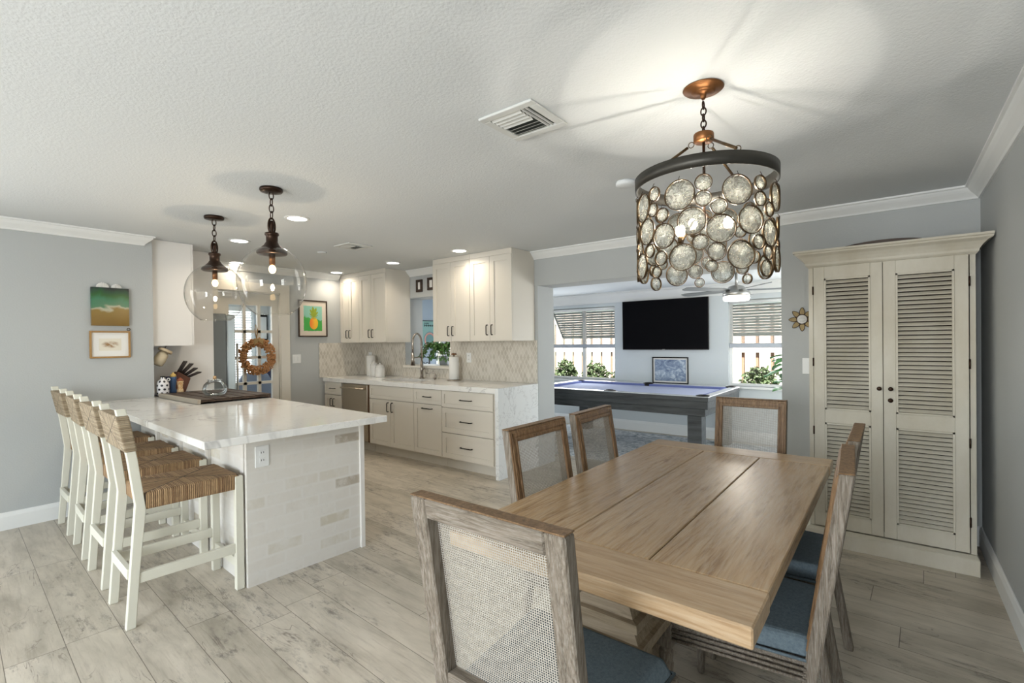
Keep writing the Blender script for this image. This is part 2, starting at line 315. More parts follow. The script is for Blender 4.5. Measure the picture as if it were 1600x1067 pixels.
# ---------------------------------------------------------------- mesh helper
class MB:
    def __init__(s): s.v = []; s.f = []; s.sm = []; s.M = None
    def add(s, vs, fs, smooth=False):
        b = len(s.v)
        s.v += [tuple(s.M @ Vector(q)) if s.M else tuple(q) for q in vs]; s.f += [tuple(b + i for i in f) for f in fs]; s.sm += [smooth] * len(fs); return s
    def box(s, x0, x1, y0, y1, z0, z1):
        x0, x1 = sorted((x0, x1)); y0, y1 = sorted((y0, y1)); z0, z1 = sorted((z0, z1))
        return s.add([(x0, y0, z0), (x1, y0, z0), (x1, y1, z0), (x0, y1, z0), (x0, y0, z1), (x1, y0, z1), (x1, y1, z1), (x0, y1, z1)],
                     [(0, 3, 2, 1), (4, 5, 6, 7), (0, 1, 5, 4), (1, 2, 6, 5), (2, 3, 7, 6), (3, 0, 4, 7)])
    def hexa(s, bot, top):
        return s.add(list(bot) + list(top), [(0, 3, 2, 1), (4, 5, 6, 7), (0, 1, 5, 4), (1, 2, 6, 5), (2, 3, 7, 6), (3, 0, 4, 7)])
    def frustum(s, cx, cy, z0, hx0, hy0, z1, hx1, hy1):
        q = lambda hx, hy, z: [(cx - hx, cy - hy, z), (cx + hx, cy - hy, z), (cx + hx, cy + hy, z), (cx - hx, cy + hy, z)]
        return s.hexa(q(hx0, hy0, z0), q(hx1, hy1, z1))
    def lathe(s, prof, c=(0, 0, 0), seg=24, axis='z', smooth=True, closed=False):
        vs = []; n = len(prof)
        for i in range(seg):
            a = 2 * PI * i / seg
            for r, z in prof:
                p = (r * math.cos(a), r * math.sin(a), z)
                if axis == 'y': p = (p[0], p[2], p[1])
                if axis == 'x': p = (p[2], p[0], p[1])
                vs.append((p[0] + c[0], p[1] + c[1], p[2] + c[2]))
        fs = []
        for i in range(seg):
            j = (i + 1) % seg
            for k in range(n - 1 if not closed else n):
                k2 = (k + 1) % n; fs.append((i * n + k, j * n + k, j * n + k2, i * n + k2))
        if not closed:
            if prof[0][0] > 1e-4: fs.append(tuple(i * n for i in range(seg))[::-1])
            if prof[-1][0] > 1e-4: fs.append(tuple(i * n + n - 1 for i in range(seg)))
        return s.add(vs, fs, smooth)
    def cyl(s, a, b, r, r2=None, seg=16, smooth=True, caps=True):
        return s.tube([a, b], [r, r if r2 is None else r2], seg, smooth)
    def tube(s, pts, r, seg=8, smooth=True, closed=False, caps=True):
        pts = [Vector(p) for p in pts]; n = len(pts); rs = r if isinstance(r, (list, tuple)) else [r] * n
        vs = []; fs = []; prev = None
        for i, p in enumerate(pts):
            if closed: t = pts[(i + 1) % n] - pts[i - 1]
            else: t = pts[min(i + 1, n - 1)] - pts[max(i - 1, 0)]
            t.normalize()
            if prev is None:
                up = Vector((0, 0, 1)) if abs(t.z) < .9 else Vector((1, 0, 0)); nx = t.cross(up).normalized()
            else:
                nx = prev - t * prev.dot(t); nx.normalize()
            prev = nx; ny = t.cross(nx)
            for k in range(seg):
                a = 2 * PI * k / seg; vs.append(p + (nx * math.cos(a) + ny * math.sin(a)) * rs[i])
        for i in range(n if closed else n - 1):
            j = (i + 1) % n
            for k in range(seg):
                k2 = (k + 1) % seg; fs.append((i * seg + k, i * seg + k2, j * seg + k2, j * seg + k))
        if not closed and caps: fs.append(tuple(range(seg))[::-1]); fs.append(tuple((n - 1) * seg + k for k in range(seg)))
        return s.add(vs, fs, smooth)
    def torus(s, c, R, r, axis='z', seg=28, sr=8, sx=1.0, sy=1.0):
        pts = []
        for i in range(seg):
            a = 2 * PI * i / seg; u, w = R * sx * math.cos(a), R * sy * math.sin(a)
            pts.append({'z': (c[0] + u, c[1] + w, c[2]), 'y': (c[0] + u, c[1], c[2] + w), 'x': (c[0], c[1] + u, c[2] + w)}[axis])
        return s.tube(pts, r, sr, True, True)
    def prism(s, poly, a, b, axis='z'):
        """poly in the plane perpendicular to axis, extruded a..b. z:(x,y) y:(x,z) x:(y,z)"""
        f = {'z': lambda p, t: (p[0], p[1], t), 'y': lambda p, t: (p[0], t, p[1]), 'x': lambda p, t: (t, p[0], p[1])}[axis]
        n = len(poly); vs = [f(p, a) for p in poly] + [f(p, b) for p in poly]
        return s.add(vs, [tuple(range(n))[::-1], tuple(range(n, 2 * n))] + [(i, (i + 1) % n, n + (i + 1) % n, n + i) for i in range(n)])
    def ball(s, c, r, sz=1.0, seg=16, rings=10):
        return s.lathe([(max(r * math.sin(PI * k / rings), 0), -r * sz * math.cos(PI * k / rings)) for k in range(rings + 1)], c, seg)
    def build(s, name, m, parent=None, bevel=0.0, world=True, sub=0, bseg=1, solid=0.0):
        me = bpy.data.meshes.new(name)
        vs = s.v
        if parent is not None and world:
            I = ROOTM[parent.name].inverted(); vs = [tuple(I @ Vector(q)) for q in vs]
        me.from_pydata(vs, [], s.f); me.update()
        import bmesh
        bm = bmesh.new(); bm.from_mesh(me); bmesh.ops.recalc_face_normals(bm, faces=bm.faces); bm.to_mesh(me); bm.free()
        me.polygons.foreach_set('use_smooth', s.sm); me.materials.append(m)
        o = bpy.data.objects.new(name, me); C.objects.link(o)
        if parent is not None:
            o.parent = parent; ROOTM[o.name] = ROOTM[parent.name]
        else: ROOTM[o.name] = Matrix.Identity(4)
        if solid: q = o.modifiers.new('solid', 'SOLIDIFY'); q.thickness = solid
        if bevel: q = o.modifiers.new('bevel', 'BEVEL'); q.width = bevel; q.segments = bseg; q.limit_method = 'ANGLE'; q.angle_limit = math.radians(40)
        if sub: q = o.modifiers.new('sub', 'SUBSURF'); q.levels = sub; q.render_levels = sub
        return o
ROOTM = {}
def box(*a): return MB().box(*a)
def tag(o, label, cat, group=None, kind=None):
    if label: o['label'] = label
    if cat: o['category'] = cat
    if group: o['group'] = group
    if kind: o['kind'] = kind
    return o
def thing(name, label, cat, loc=(0, 0, 0), rz=0.0, group=None, scale=None):
    o = bpy.data.objects.new(name, None); C.objects.link(o); o.location = loc; o.rotation_euler = (0, 0, rz); o.empty_display_size = .1
    ROOTM[o.name] = Matrix.Translation(loc) @ Matrix.Rotation(rz, 4, 'Z')
    return tag(o, label, cat, group)
def struct(o): o['kind'] = 'structure'; return o
def kids(o): return [c for c in bpy.data.objects if c.parent is o]
def copy_tree(o, loc, rz=0.0, label=None, group=None, scale=None):
    def rec(src, par):
        c = src.copy(); C.objects.link(c)
        if par is not None: c.parent = par
        for k in kids(src): rec(k, c)
        return c
    r = rec(o, None); r.location = loc; r.rotation_euler = (0, 0, rz)
    if scale: r.scale = scale
    if label: r['label'] = label
    if group: r['group'] = group
    return r
def wall_grid(mb, axis, p0, p1, a0, a1, z0, z1, holes):
    """wall slab perpendicular to axis between p0,p1; spans a0..a1; holes (a0,a1,z0,z1)"""
    A = sorted({a0, a1, *[h[0] for h in holes], *[h[1] for h in holes]}); Z = sorted({z0, z1, *[h[2] for h in holes], *[h[3] for h in holes]})
    for i in range(len(A) - 1):
        for j in range(len(Z) - 1):
            ca, cz = (A[i] + A[i + 1]) / 2, (Z[j] + Z[j + 1]) / 2
            if any(h[0] < ca < h[1] and h[2] < cz < h[3] for h in holes): continue
            if axis == 'y': mb.box(A[i], A[i + 1], p0, p1, Z[j], Z[j + 1])
            else: mb.box(p0, p1, A[i], A[i + 1], Z[j], Z[j + 1])
    return mb

# ================================================================ SETTING
CZ = 2.364; XR = .463; YW = 4.395; YB = 4.71; XL = -5.30; XK = -6.25; YS = 7.0; SZ = 2.13
struct(box(-9.6, 2.0, -3.6, 7.3, -.12, 0).build('floor', FLOOR))
struct(box(-9.6, XR + .14, -3.4, YB - .02, CZ, CZ + .12).build('ceiling', CEIL))
struct(box(-6.4, 1.95, YB, 7.2, SZ, SZ + .1).build('ceiling_games_room', mat('smooth_ceiling_paint', (.70, .74, .76), .9)))
struct(box(XR, XR + .14, -3.4, YB - .002, 0, CZ).build('wall_right', WALL))
mb = wall_grid(MB(), 'x', XL - .12, XL, -3.4, 1.473, 0, CZ, [(-2.35, -.5, .35, 2.1)]); mb.box(XK - .12, XL - .12, 1.36, 1.473, 0, CZ)
struct(mb.build('wall_left', WALL))
struct(wall_grid(MB(), 'x', XK - .12, XK, 1.473, YW, 0, CZ, [(2.36, 3.12, 0, 2.04)]).build('wall_kitchen_end', WALL))
mb = wall_grid(MB(), 'y', YW, YB, -6.37, XR + .14, 0, CZ, [(-5.31, -4.43, 1.04, 1.992), (-3.07, -.693, 0, 1.992)])
struct(mb.build('wall_back', WALL))
struct(wall_grid(MB(), 'y', -3.4, -3.27, XL - .12, XR + .14, 0, CZ, [(-4.3, -.95 - .2, .02, 2.1), (-1.1, .1, .6, 2.1)]).build('wall_behind_camera', WALL))
WL = (-4.66, -3.42, .745, 1.92); WR = (-1.745, -.52, .745, 1.905)
struct(wall_grid(MB(), 'y', YS, YS + .16, -6.4, 1.95, 0, SZ, [WL, WR]).build('wall_games_room_far', WALLP))
struct(wall_grid(MB(), 'x', -6.4, -6.28, YB, YS, 0, SZ, [(5.86, 6.8, .03, 1.98)]).build('wall_games_room_left', mat('blue_grey_wall_paint', (.42, .50, .58), .85)))
struct(wall_grid(MB(), 'x', 1.8, 1.93, YB, YS, 0, SZ, [(5.0, 6.7, .5, 1.95)]).build('wall_games_room_right', WALLP))  # opening added for the unseen fill window
# study beyond the french door
struct(MB().box(-9.6, -9.5, .2, 4.6, 0, CZ).box(-9.5, XK - .12, .2, .3, 0, CZ).box(-9.5, XK - .12, 4.5, 4.6, 0, CZ).build('wall_study', WALLP))

CP = [(0, -.082), (.012, -.082), (.018, -.070), (.030, -.058), (.050, -.040), (.062, -.026), (.068, -.016), (.080, -.012), (.080, 0), (0, 0)]
def crown(name, p0, p1, nrm, m0, m1, ztop=CZ, prof=CP, m=TRIM):
    p0 = Vector((*p0, 0)); p1 = Vector((*p1, 0)); n = Vector((*nrm, 0)); d = (p1 - p0).normalized()
    vs = [p0 + n * a - d * (m0 * a) + Vector((0, 0, ztop + z)) for a, z in prof] + [p1 + n * a + d * (m1 * a) + Vector((0, 0, ztop + z)) for a, z in prof]
    k = len(prof); mb = MB(); mb.add(vs, [tuple(range(k)), tuple(range(k, 2 * k))[::-1]] + [(i, (i + 1) % k, k + (i + 1) % k, k + i) for i in range(k)])
    return struct(mb.build(name, m))
crown('trim_1', (XL, -3.27), (XL, 1.40), (1, 0), 0, 1)
crown('trim_2', (XR, -3.27), (XR, YW), (-1, 0), 0, -1)
crown('trim_3', (-3.112, YW), (XR, YW), (0, -1), 0, -1)
crown('trim_4', (-5.198, YW), (-4.302, YW), (0, -1), 0, 0)
crown('trim_5', (XK, 2.2), (XK, 3.96), (1, 0), 0, 0)
crown('trim_6', (-6.28, YS), (1.8, YS), (0, -1), 0, 0, SZ, [(a * 1.6, z * 1.9) for a, z in CP])
BPF = [(0, 0), (.015, 0), (.015, .10), (.011, .113), (.008, .125), (.004, .132), (0, .132)]
def base(name, p0, p1, nrm, h=1.0):
    return crown(name, p0, p1, nrm, 0, 0, 0.0, [(a, z * h) for a, z in BPF])
base('baseboard_left', (XL, -3.27), (XL, 1.473), (1, 0)); base('baseboard_right', (XR, -3.27), (XR, YW), (-1, 0))
base('baseboard_back', (-.693, YW), (XR - .016, YW), (0, -1)); base('baseboard_games_room', (-6.28, YS), (1.8, YS), (0, -1), 1.15)
# pass-through sill, opening sill
struct(box(-5.325, -4.415, 4.35, 4.75, 1.04, 1.076).build('trim_7', TRIMC, bevel=.004))

# windows of the games room
def window(n, r, mull):
    x0, x1, z0, z1 = r; mb = MB(); y0, y1 = YS + .06, YS + .11; w = .035
    mb.box(x0, x1, y0, y1, z0, z0 + w).box(x0, x1, y0, y1, z1 - w, z1).box(x0, x0 + w, y0, y1, z0 + w, z1 - w).box(x1 - w, x1, y0, y1, z0 + w, z1 - w)
    for q in mull: mb.box(q - .024, q + .024, y0, y1, z0 + w, z1 - w)
    o = struct(mb.build('window_%d' % n, TRIM)); 
    s_ = box(x0 + w, x1 - w, YS + .083, YS + .087, z0 + w, z1 - w).build('pane', PANE, o)
    MB().box(x0 - .03, x1 + .03, YS - .03, YS + .06, z0 - .028, z0).build('sill', TRIM, o)
    return o
window(1, WL, [-4.008]); window(2, WR, [])
def roller(name, r, label, dx=0.0):
    x0, x1, z0, z1 = r; t = thing(name, label, 'window shade', ((x0 + x1) / 2, YS + .03, z1))
    MB().cyl((x0 + .01, YS + .03, z1 - .03), (x1 - .01, YS + .03, z1 - .03), .022).build('roller', TRIM, t)
    box(x0 + .012, x1 - .012, YS + .028, YS + .030, 1.31, z1 - .04).build('shade_cloth', sheer_mat() if 'sheer_shade_fabric' not in MATS else MATS['sheer_shade_fabric'], t)
    box(x0 + .008, x1 - .008, YS + .018, YS + .04, 1.262, 1.322).build('bottom_rail', mat('grey_shade_fabric', (.42, .45, .50), .8), t, bevel=.006)
roller('roller_shade', WL, 'sheer grey roller shade lowered halfway over the window left of the television')
roller('roller_shade', WR, 'sheer grey roller shade lowered halfway over the window right of the television')
def awning(r, label):
    x0, x1, z0, z1 = r; t = thing('awning_shutter', label, 'awning', ((x0 + x1) / 2, YS + .2, z1 + .1)); mb = MB(); n = 15
    x0 -= .1; x1 += .1; t0 = Vector((0, YS + .19, z1 + .12)); t1 = Vector((0, YS + .62, 1.44)); d = (t1 - t0)
    mb.cyl((x0, t0.y, t0.z), (x0, t1.y, t1.z), .018, seg=4).cyl((x1, t0.y, t0.z), (x1, t1.y, t1.z), .018, seg=4).cyl((x0, t1.y, t1.z), (x1, t1.y, t1.z), .02, seg=4)
    mb.build('frame', mat('pale_shutter_paint', (.20, .25, .23), .6), t)
    mb = MB()
    for i in range(n):
        p = t0 + d * ((i + .5) / n); mb.hexa([(x0, p.y - .016, p.z + .012), (x1, p.y - .016, p.z + .012), (x1, p.y + .016, p.z - .018), (x0, p.y + .016, p.z - .018)],
                                             [(x0, p.y - .012, p.z + .016), (x1, p.y - .012, p.z + .016), (x1, p.y + .020, p.z - .014), (x0, p.y + .020, p.z - .014)])
    mb.build('slats', MATS['pale_shutter_paint'], t)
awning(WL, 'pale slatted awning shutter propped outside the window left of the television')
awning(WR, 'pale slatted awning shutter propped outside the window right of the television')
# outside ground, fence, shrubs
struct(box(-16, 9, 7.3, 14, -.15, -.02).build('ground', CONC))
t = thing('wooden_fence', 'tall weathered wooden fence of spaced vertical boards outside the games room windows', 'fence', (-2.6, 9.0, 0))
mb = MB()
for k, z in enumerate((.35, 1.15, 1.75)): MB().box(-9.5, 4, 9.03, 9.07, z, z + .09).build('rail', FENCE, t)
x = -9.4; k = 0
while x < 4:
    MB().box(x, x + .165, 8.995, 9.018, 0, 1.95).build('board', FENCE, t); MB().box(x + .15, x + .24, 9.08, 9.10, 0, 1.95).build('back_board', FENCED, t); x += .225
def leafy(mb, c, rad, n, size, rnd, drop=0):
    for i in range(n):
        u = rnd.uniform(-1, 1); a = rnd.uniform(0, 2 * PI); q = math.sqrt(1 - u * u); rr = rnd.uniform(.45, 1) ** .6
        p = Vector(c) + Vector((rad[0] * q * math.cos(a) * rr, rad[1] * q * math.sin(a) * rr, rad[2] * u * rr))
        d = Vector((rnd.gauss(0, 1), rnd.gauss(0, 1), rnd.gauss(0, 1) - drop)).normalized(); w = d.cross(Vector((rnd.gauss(0, 1), rnd.gauss(0, 1), rnd.gauss(0, 1)))).normalized()
        L = size * rnd.uniform(.7, 1.3); nn = d.cross(w) * L * .12
        mb.add([p, p + d * L * .5 + w * L * .25 + nn, p + d * L, p + d * L * .5 - w * L * .25 + nn], [(0, 1, 2, 3)])
for x, z, rx, lab in [(-5.15, .45, .24, 'leafy green shrub by the fence, leftmost through the left window'), (-4.50, .42, .27, 'leafy green shrub by the fence, right of the window mullion'), (-3.92, .36, .25, 'lower green shrub by the fence at the right end of the left window'), (-1.62, .42, .30, 'leafy green shrub outside the right window beside the broad-leaved plant')]:
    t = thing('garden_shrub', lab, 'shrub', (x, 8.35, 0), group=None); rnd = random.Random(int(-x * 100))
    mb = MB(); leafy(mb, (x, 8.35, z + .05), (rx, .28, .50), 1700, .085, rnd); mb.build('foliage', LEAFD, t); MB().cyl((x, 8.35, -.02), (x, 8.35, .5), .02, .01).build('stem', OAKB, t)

# french door to the study
mb = MB(); Y0, Y1 = 2.36, 3.12
mb.box(XK - .12, XK + .006, Y0, Y0 + .02, 0, 2.04).box(XK - .12, XK + .006, Y1 - .02, Y1, 0, 2.04).box(XK - .12, XK + .006, Y0, Y1, 2.02, 2.04)
mb.box(XK, XK + .022, Y1 - .01, Y1 + .11, 0, 2.15).box(XK, XK + .022, Y0 - .10, Y0 + .01, 0, 2.15).box(XK, XK + .026, Y0 - .10, Y1 + .11, 2.04, 2.15)
d = struct(mb.build('door_1', TRIMC))
ys = [2.50, 2.66, 2.695, 2.833, 2.870, 3.013]; zs = [.27, .565, .885, 1.205, 1.527, 1.87]
mb = MB(); a, b = XK - .055, XK - .015; mb.box(a, b, 2.385, 2.50, .01, 2.015).box(a, b, 3.013, 3.095, .01, 2.015).box(a, b, 2.50, 3.013, .01, .25).box(a, b, 2.50, 3.013, 1.87, 2.015)
for y0, y1 in ((2.66, 2.695), (2.833, 2.870)): mb.box(a, b, y0, y1, .25, 1.87)
for z in zs[1:-1]: mb.box(a, b, 2.50, 3.013, z, z + .034)
mb.build('door_leaf', TRIMC, d); box(XK - .037, XK - .033, 2.49, 3.02, .24, 1.88).build('glass', PANE, d)
# study: window with blinds, picture, chairs
o = struct(MB().box(-9.5, -9.46, 3.3, 4.22, .6, .66).box(-9.5, -9.46, 3.3, 4.22, 2.0, 2.08).box(-9.5, -9.46, 3.3, 3.36, .66, 2.0).box(-9.5, -9.46, 4.16, 4.22, .66, 2.0).build('window_3', TRIM))
box(-9.499, -9.49, 3.36, 4.16, .66, 2.0).build('pane', mat('daylit_window', (.9, .95, 1), .5, emit=((.92, .97, 1.0), 2.2)), o)
mb = MB()
for k in range(30): mb.box(-9.45, -9.42, 3.33, 4.19, .70 + k * .045, .718 + k * .045)
tag(mb.build('window_blind', TRIM), 'white slatted blind over the window seen through the french door', 'blind')
def study_chair(loc, rz, label, m):
    t = thing('desk_chair', label, 'chair', loc, rz)
    mb = MB(); n = 8
    prof = [(-.23, .0), (-.25, .15), (-.24, .32), (-.17, .44), (0, .48), (.17, .44), (.24, .32), (.25, .15), (.23, 0)]
    mb.prism([(x_, .52 + z_) for x_, z_ in prof], -.26, -.19, 'y'); mb.build('backrest', m, t, .02, False, bseg=2)
    MB().box(-.25, .25, -.24, .26, .43, .50).build('seat', m, t, .02, False, bseg=2)
    for sx in (-.2, .2):
        for sy in (-.2, .22): MB().cyl((sx, sy, .44), (sx * 1.15, sy * 1.15, 0), .018, .012).build('leg', TRIM, t, world=False)
    return t
study_chair((-7.0, 3.22, 0), -PI / 2, 'pale blue-grey round-backed chair seen low through the glass door', mat('grey_blue_upholstery', (.20, .23, .30), .8))
study_chair((-7.75, 3.66, 0), -PI / 2 - .3, 'dark navy chair behind the right column of door panes', mat('navy_upholstery', (.035, .04, .09), .8))
t = thing('study_table', 'round white table with a clear top in the room past the glass door', 'table', (-8.5, 3.0, 0)); MB().cyl((-8.5, 3.0, .71), (-8.5, 3.0, .74), .4, seg=28).build('table_top', TRIM, t); MB().cyl((-8.5, 3.0, .02), (-8.5, 3.0, .71), .05).cyl((-8.5, 3.0, 0), (-8.5, 3.0, .02), .28, seg=24).build('pedestal', TRIM, t)
t = thing('study_picture', 'small dark framed picture on the wall beyond the glass door', 'picture', (-9.48, 4.4, 1.6)); box(-9.499, -9.47, 4.3, 4.47, 1.45, 1.95).build('frame', BLACK, t); box(-9.469, -9.467, 4.32, 4.45, 1.49, 1.91).build('print', PAPER, t)

# ================================================================ KITCHEN
def shaker(mb, x0, x1, z0, z1, yf, th=.02, fr=.055, axis='y'):
    g_ = .0015; x0 += g_; x1 -= g_; z0 += g_; z1 -= g_; yb = yf + th
    mb.box(x0, x0 + fr, yf, yb, z0, z1).box(x1 - fr, x1, yf, yb, z0, z1).box(x0 + fr, x1 - fr, yf, yb, z0, z0 + fr).box(x0 + fr, x1 - fr, yf, yb, z1 - fr, z1)
    mb.box(x0 + fr, x1 - fr, yf + .009, yb, z0 + fr, z1 - fr); return mb
def pull(parent, x, z, yf, vert=True, L=.10):
    q = L / 2; o = .028
    pts = [(x, yf, z - q), (x, yf - o * .8, z - q), (x, yf - o, z - q + .012), (x, yf - o, z + q - .012), (x, yf - o * .8, z + q), (x, yf, z + q)]
    if not vert: pts = [(x + (p[2] - z), p[1], z) for p in pts]
    MB().tube(pts, .0055, 6).build('handle', BLACK, parent)
YF = 3.72
def base_cab(x0, x1, label, fronts, name='base_cabinet'):
    t = thing(name, label, 'cabinet', ((x0 + x1) / 2, 4.05, 0))
    (MB().box(x0, x1, YF + .021, YW - .003, .115, .858) if 'sink' not in label else MB().box(x0, x0 + .018, YF + .021, YW - .003, .115, .858).box(x1 - .018, x1, YF + .021, YW - .003, .115, .858).box(x0 + .018, x1 - .018, YF + .021, YW - .003, .115, .133).box(x0 + .018, x1 - .018, YF + .021, YF + .03, .133, .858)).build('carcass', CAB, t); box(x0, x1, 3.80, 3.83, 0, .115).build('toe_kick', CAB, t)
    for f in fronts:
        kind, a, b, z0, z1 = f[:5]
        d = shaker(MB(), a, b, z0, z1, YF, fr=.055 if z1 - z0 > .2 else .038).build(kind, CAB, t)
        if len(f) > 5: pull(d, f[5], f[6], YF, f[7], f[8] if len(f) > 8 else .10)
base_cab(-6.245, -5.83, 'narrow cream base cabinet with one drawer over two doors, left of the dishwasher', [('drawer', -6.24, -5.83, .685, .855, -6.035, .77, False, .12), ('door', -6.24, -6.035, .12, .68, -6.065, .58, True), ('door', -6.035, -5.83, .12, .68, -6.0, .58, True)])
base_cab(-5.21, -4.367, 'wide cream sink cabinet with a false front over two doors', [('false_front', -5.21, -4.367, .69, .855), ('door', -5.21, -4.79, .12, .685, -4.83, .60, True, .11), ('door', -4.79, -4.367, .12, .685, -4.75, .60, True, .11)])
base_cab(-4.365, -3.903, 'cream pull-out cabinet with one small drawer over a tall front', [('drawer', -4.365, -3.903, .69, .855, -4.13, .77, False, .12), ('pull_out_front', -4.365, -3.903, .12, .685, -4.13, .638, False, .16)])
base_cab(-3.90, -3.118, 'wide cream drawer cabinet with three stacked drawers beside the marble end', [('drawer', -3.90, -3.16, .675, .855, -3.53, .765, False, .16), ('drawer', -3.90, -3.16, .40, .67, -3.53, .535, False, .16), ('drawer', -3.90, -3.16, .12, .395, -3.53, .26, False, .16)])
# dishwasher
t = thing('dishwasher', 'stainless steel dishwasher built in under the counter', 'dishwasher', (-5.52, 4.0, 0))
MB().box(-5.825, -5.215, 3.745, YW - .01, .115, .856).build('body', BLACK, t); box(-5.825, -5.215, 3.80, 3.82, 0, .113).build('toe_kick', CAB, t)
dd = box(-5.80, -5.245, 3.712, 3.744, .125, .852).build('door', DWSTEEL, t, .004); box(-5.243, -5.217, 3.722, 3.742, .12, .85).build('side_gap', mat('brown_gap_filler', (.10, .05, .02), .7), t)
MB().cyl((-5.78, 3.675, .80), (-5.27, 3.675, .80), .011).cyl((-5.76, 3.712, .80), (-5.76, 3.675, .80), .009).cyl((-5.29, 3.712, .80), (-5.29, 3.675, .80), .009).build('handle', DWSTEEL, dd)
# counter with sink cut-out and waterfall end
t = thing('sink_counter', 'long white quartz counter with a waterfall end along the sink wall', 'countertop', (-4.6, 4.05, 0))
mb = wall_grid(MB(), 'z', 0, 0, 0, 0, 0, 0, []) if False else MB()
sx0, sx1, sy0, sy1 = -5.12, -4.50, 3.82, 4.17
mb.box(XK + .002, sx0, 3.70, YW - .002, .86, .914).box(sx1, -3.118, 3.70, YW - .002, .86, .914).box(sx0, sx1, 3.70, sy0, .86, .914).box(sx0, sx1, sy1, YW - .002, .86, .914)
mb.build('slab', QUARTZ, t); box(-3.117, -3.075, 3.70, YW - .002, 0, .914).build('waterfall_panel', quartz_mat('waterfall_quartz', 1.4, (.80, .82, .82), .12, (.42, .42, .42)), t)
t = thing('sink', 'undermounted steel sink set in the quartz counter', 'sink', (-4.81, 4.0, .70))
MB().box(sx0 - .01, sx1 + .01, sy0 - .01, sy1 + .01, .66, .675).box(sx0 - .012, sx0, sy0, sy1, .675, .859).box(sx1, sx1 + .012, sy0, sy1, .675, .859).box(sx0, sx1, sy0 - .012, sy0, .675, .859).box(sx0, sx1, sy1, sy1 + .012, .675, .859).build('basin', mat('dark_sink_steel', (.13, .095, .065), .45, .3), t)
# faucet
t = thing('kitchen_faucet', 'tall brushed nickel spring-neck faucet behind the sink', 'faucet', (-4.84, 4.27, .914)); fx, fy = -4.84, 4.27
MB().cyl((fx, fy, .914), (fx, fy, .925), .034).cyl((fx, fy, .925), (fx, fy, 1.14), .019).build('body', NICKEL, t)
pts = [(fx, fy, 1.14), (fx, fy, 1.35)] + [(fx - .0 * (1 - math.cos(a)), fy - .075 * (1 - math.cos(a)), 1.37 + .13 * math.sin(a)) for a in [PI * k / 10 for k in range(11)]] + [(fx, fy - .15, 1.24)]
ng = MB().tube(pts, .013, 10).build('neck', NICKEL, t)
mb = MB()
for k in range(26):
    j = k / 25 * (len(pts) - 1); i = min(int(j), len(pts) - 2); p = Vector(pts[i]).lerp(Vector(pts[i + 1]), j - i); mb.ball(p, .0185, .45, 8, 4)
mb.build('spring', NICKEL, ng)
MB().cyl((fx, fy - .15, 1.25), (fx, fy - .15, 1.09), .018, .03).build('spray_head', NICKEL, t)
MB().tube([(fx, fy, 1.19), (fx, fy - .08, 1.19), (fx, fy - .15, 1.19)], .008, 8).build('dock_arm', NICKEL, t)
MB().cyl((fx + .015, fy, 1.02), (fx + .09, fy - .03, 1.06), .008).build('lever', NICKEL, t)
t = thing('soap_dispenser', 'small nickel soap dispenser pump beside the faucet', 'soap dispenser', (-4.60, 4.28, .914))
MB().cyl((-4.60, 4.28, .914), (-4.60, 4.28, .975), .016).build('collar', NICKEL, t); MB().tube([(-4.60, 4.28, .97), (-4.60, 4.28, 1.0), (-4.68, 4.22, 1.0), (-4.69, 4.21, .985)], .008, 8).build('spout', NICKEL, t)
# canisters
def canister(x, y, r, h, label, lid=True):
    t = thing('canister', label, 'canister', (x, y, .914), group='white canisters on the sink counter')
    MB().lathe([(r * .97, .914), (r, .925), (r, .914 + h)], (x, y, 0), 24).build('body', CERW, t, .003)
    MB().lathe([(r * .98, .914 + h), (r * .98, .922 + h), (r * .55, .930 + h + r * .35), (.012, .932 + h + r * .4), (.014, .945 + h + r * .4), (0, .95 + h + r * .4)] if lid else [(r * .98, .914 + h), (r, .93 + h), (r * .9, .936 + h), (0, .937 + h)], (x, y, 0), 24).build('lid', CERW, t)
canister(-5.93, 4.27, .066, .27, 'tall white ceramic canister, left of the three by the backsplash', False); canister(-5.76, 4.20, .056, .16, 'white lidded canister in the middle of the three'); canister(-5.55, 4.14, .066, .135, 'white lidded canister nearest the sink, widest of the three')
# paper towels
t = thing('paper_towel_holder', 'paper towel roll on an upright holder with a wooden finial', 'paper towel', (-4.22, 4.24, .914)); px, py = -4.22, 4.24
MB().lathe([(.085, .914), (.085, .922), (.02, .926)], (px, py, 0), 28).build('base', NICKEL, t); MB().lathe([(.06, .927), (.062, .93), (.062, 1.20), (.06, 1.203), (.018, 1.203), (.018, .927)], (px, py, 0), 28, closed=True).build('paper_roll', PAPER, t)
MB().cyl((px, py, .92), (px, py, 1.225), .008).build('rod', NICKEL, t)
mb = MB()
for k in range(6):
    a = k * PI / 3; mb.tube([(px, py, 1.226), (px + .03 * math.cos(a), py + .03 * math.sin(a), 1.238)], [.008, .011], 6)
mb.ball((px, py, 1.235), .014).build('finial', mat('brown_finial_wood', (.22, .11, .05), .5), t)
# backsplash
tag(MB().box(XK + .003, XK + .012, 3.645, YW - .012, .915, 1.392).box(XK + .003, -5.312, YW - .011, YW - .002, .915, 1.392).box(-4.428, -3.08, YW - .011, YW - .002, .915, 1.392).box(-5.311, -4.429, YW - .011, YW - .002, .915, 1.036).build('backsplash', TILE), 'beige lantern-shaped mosaic backsplash tiles behind the sink counter', 'backsplash')
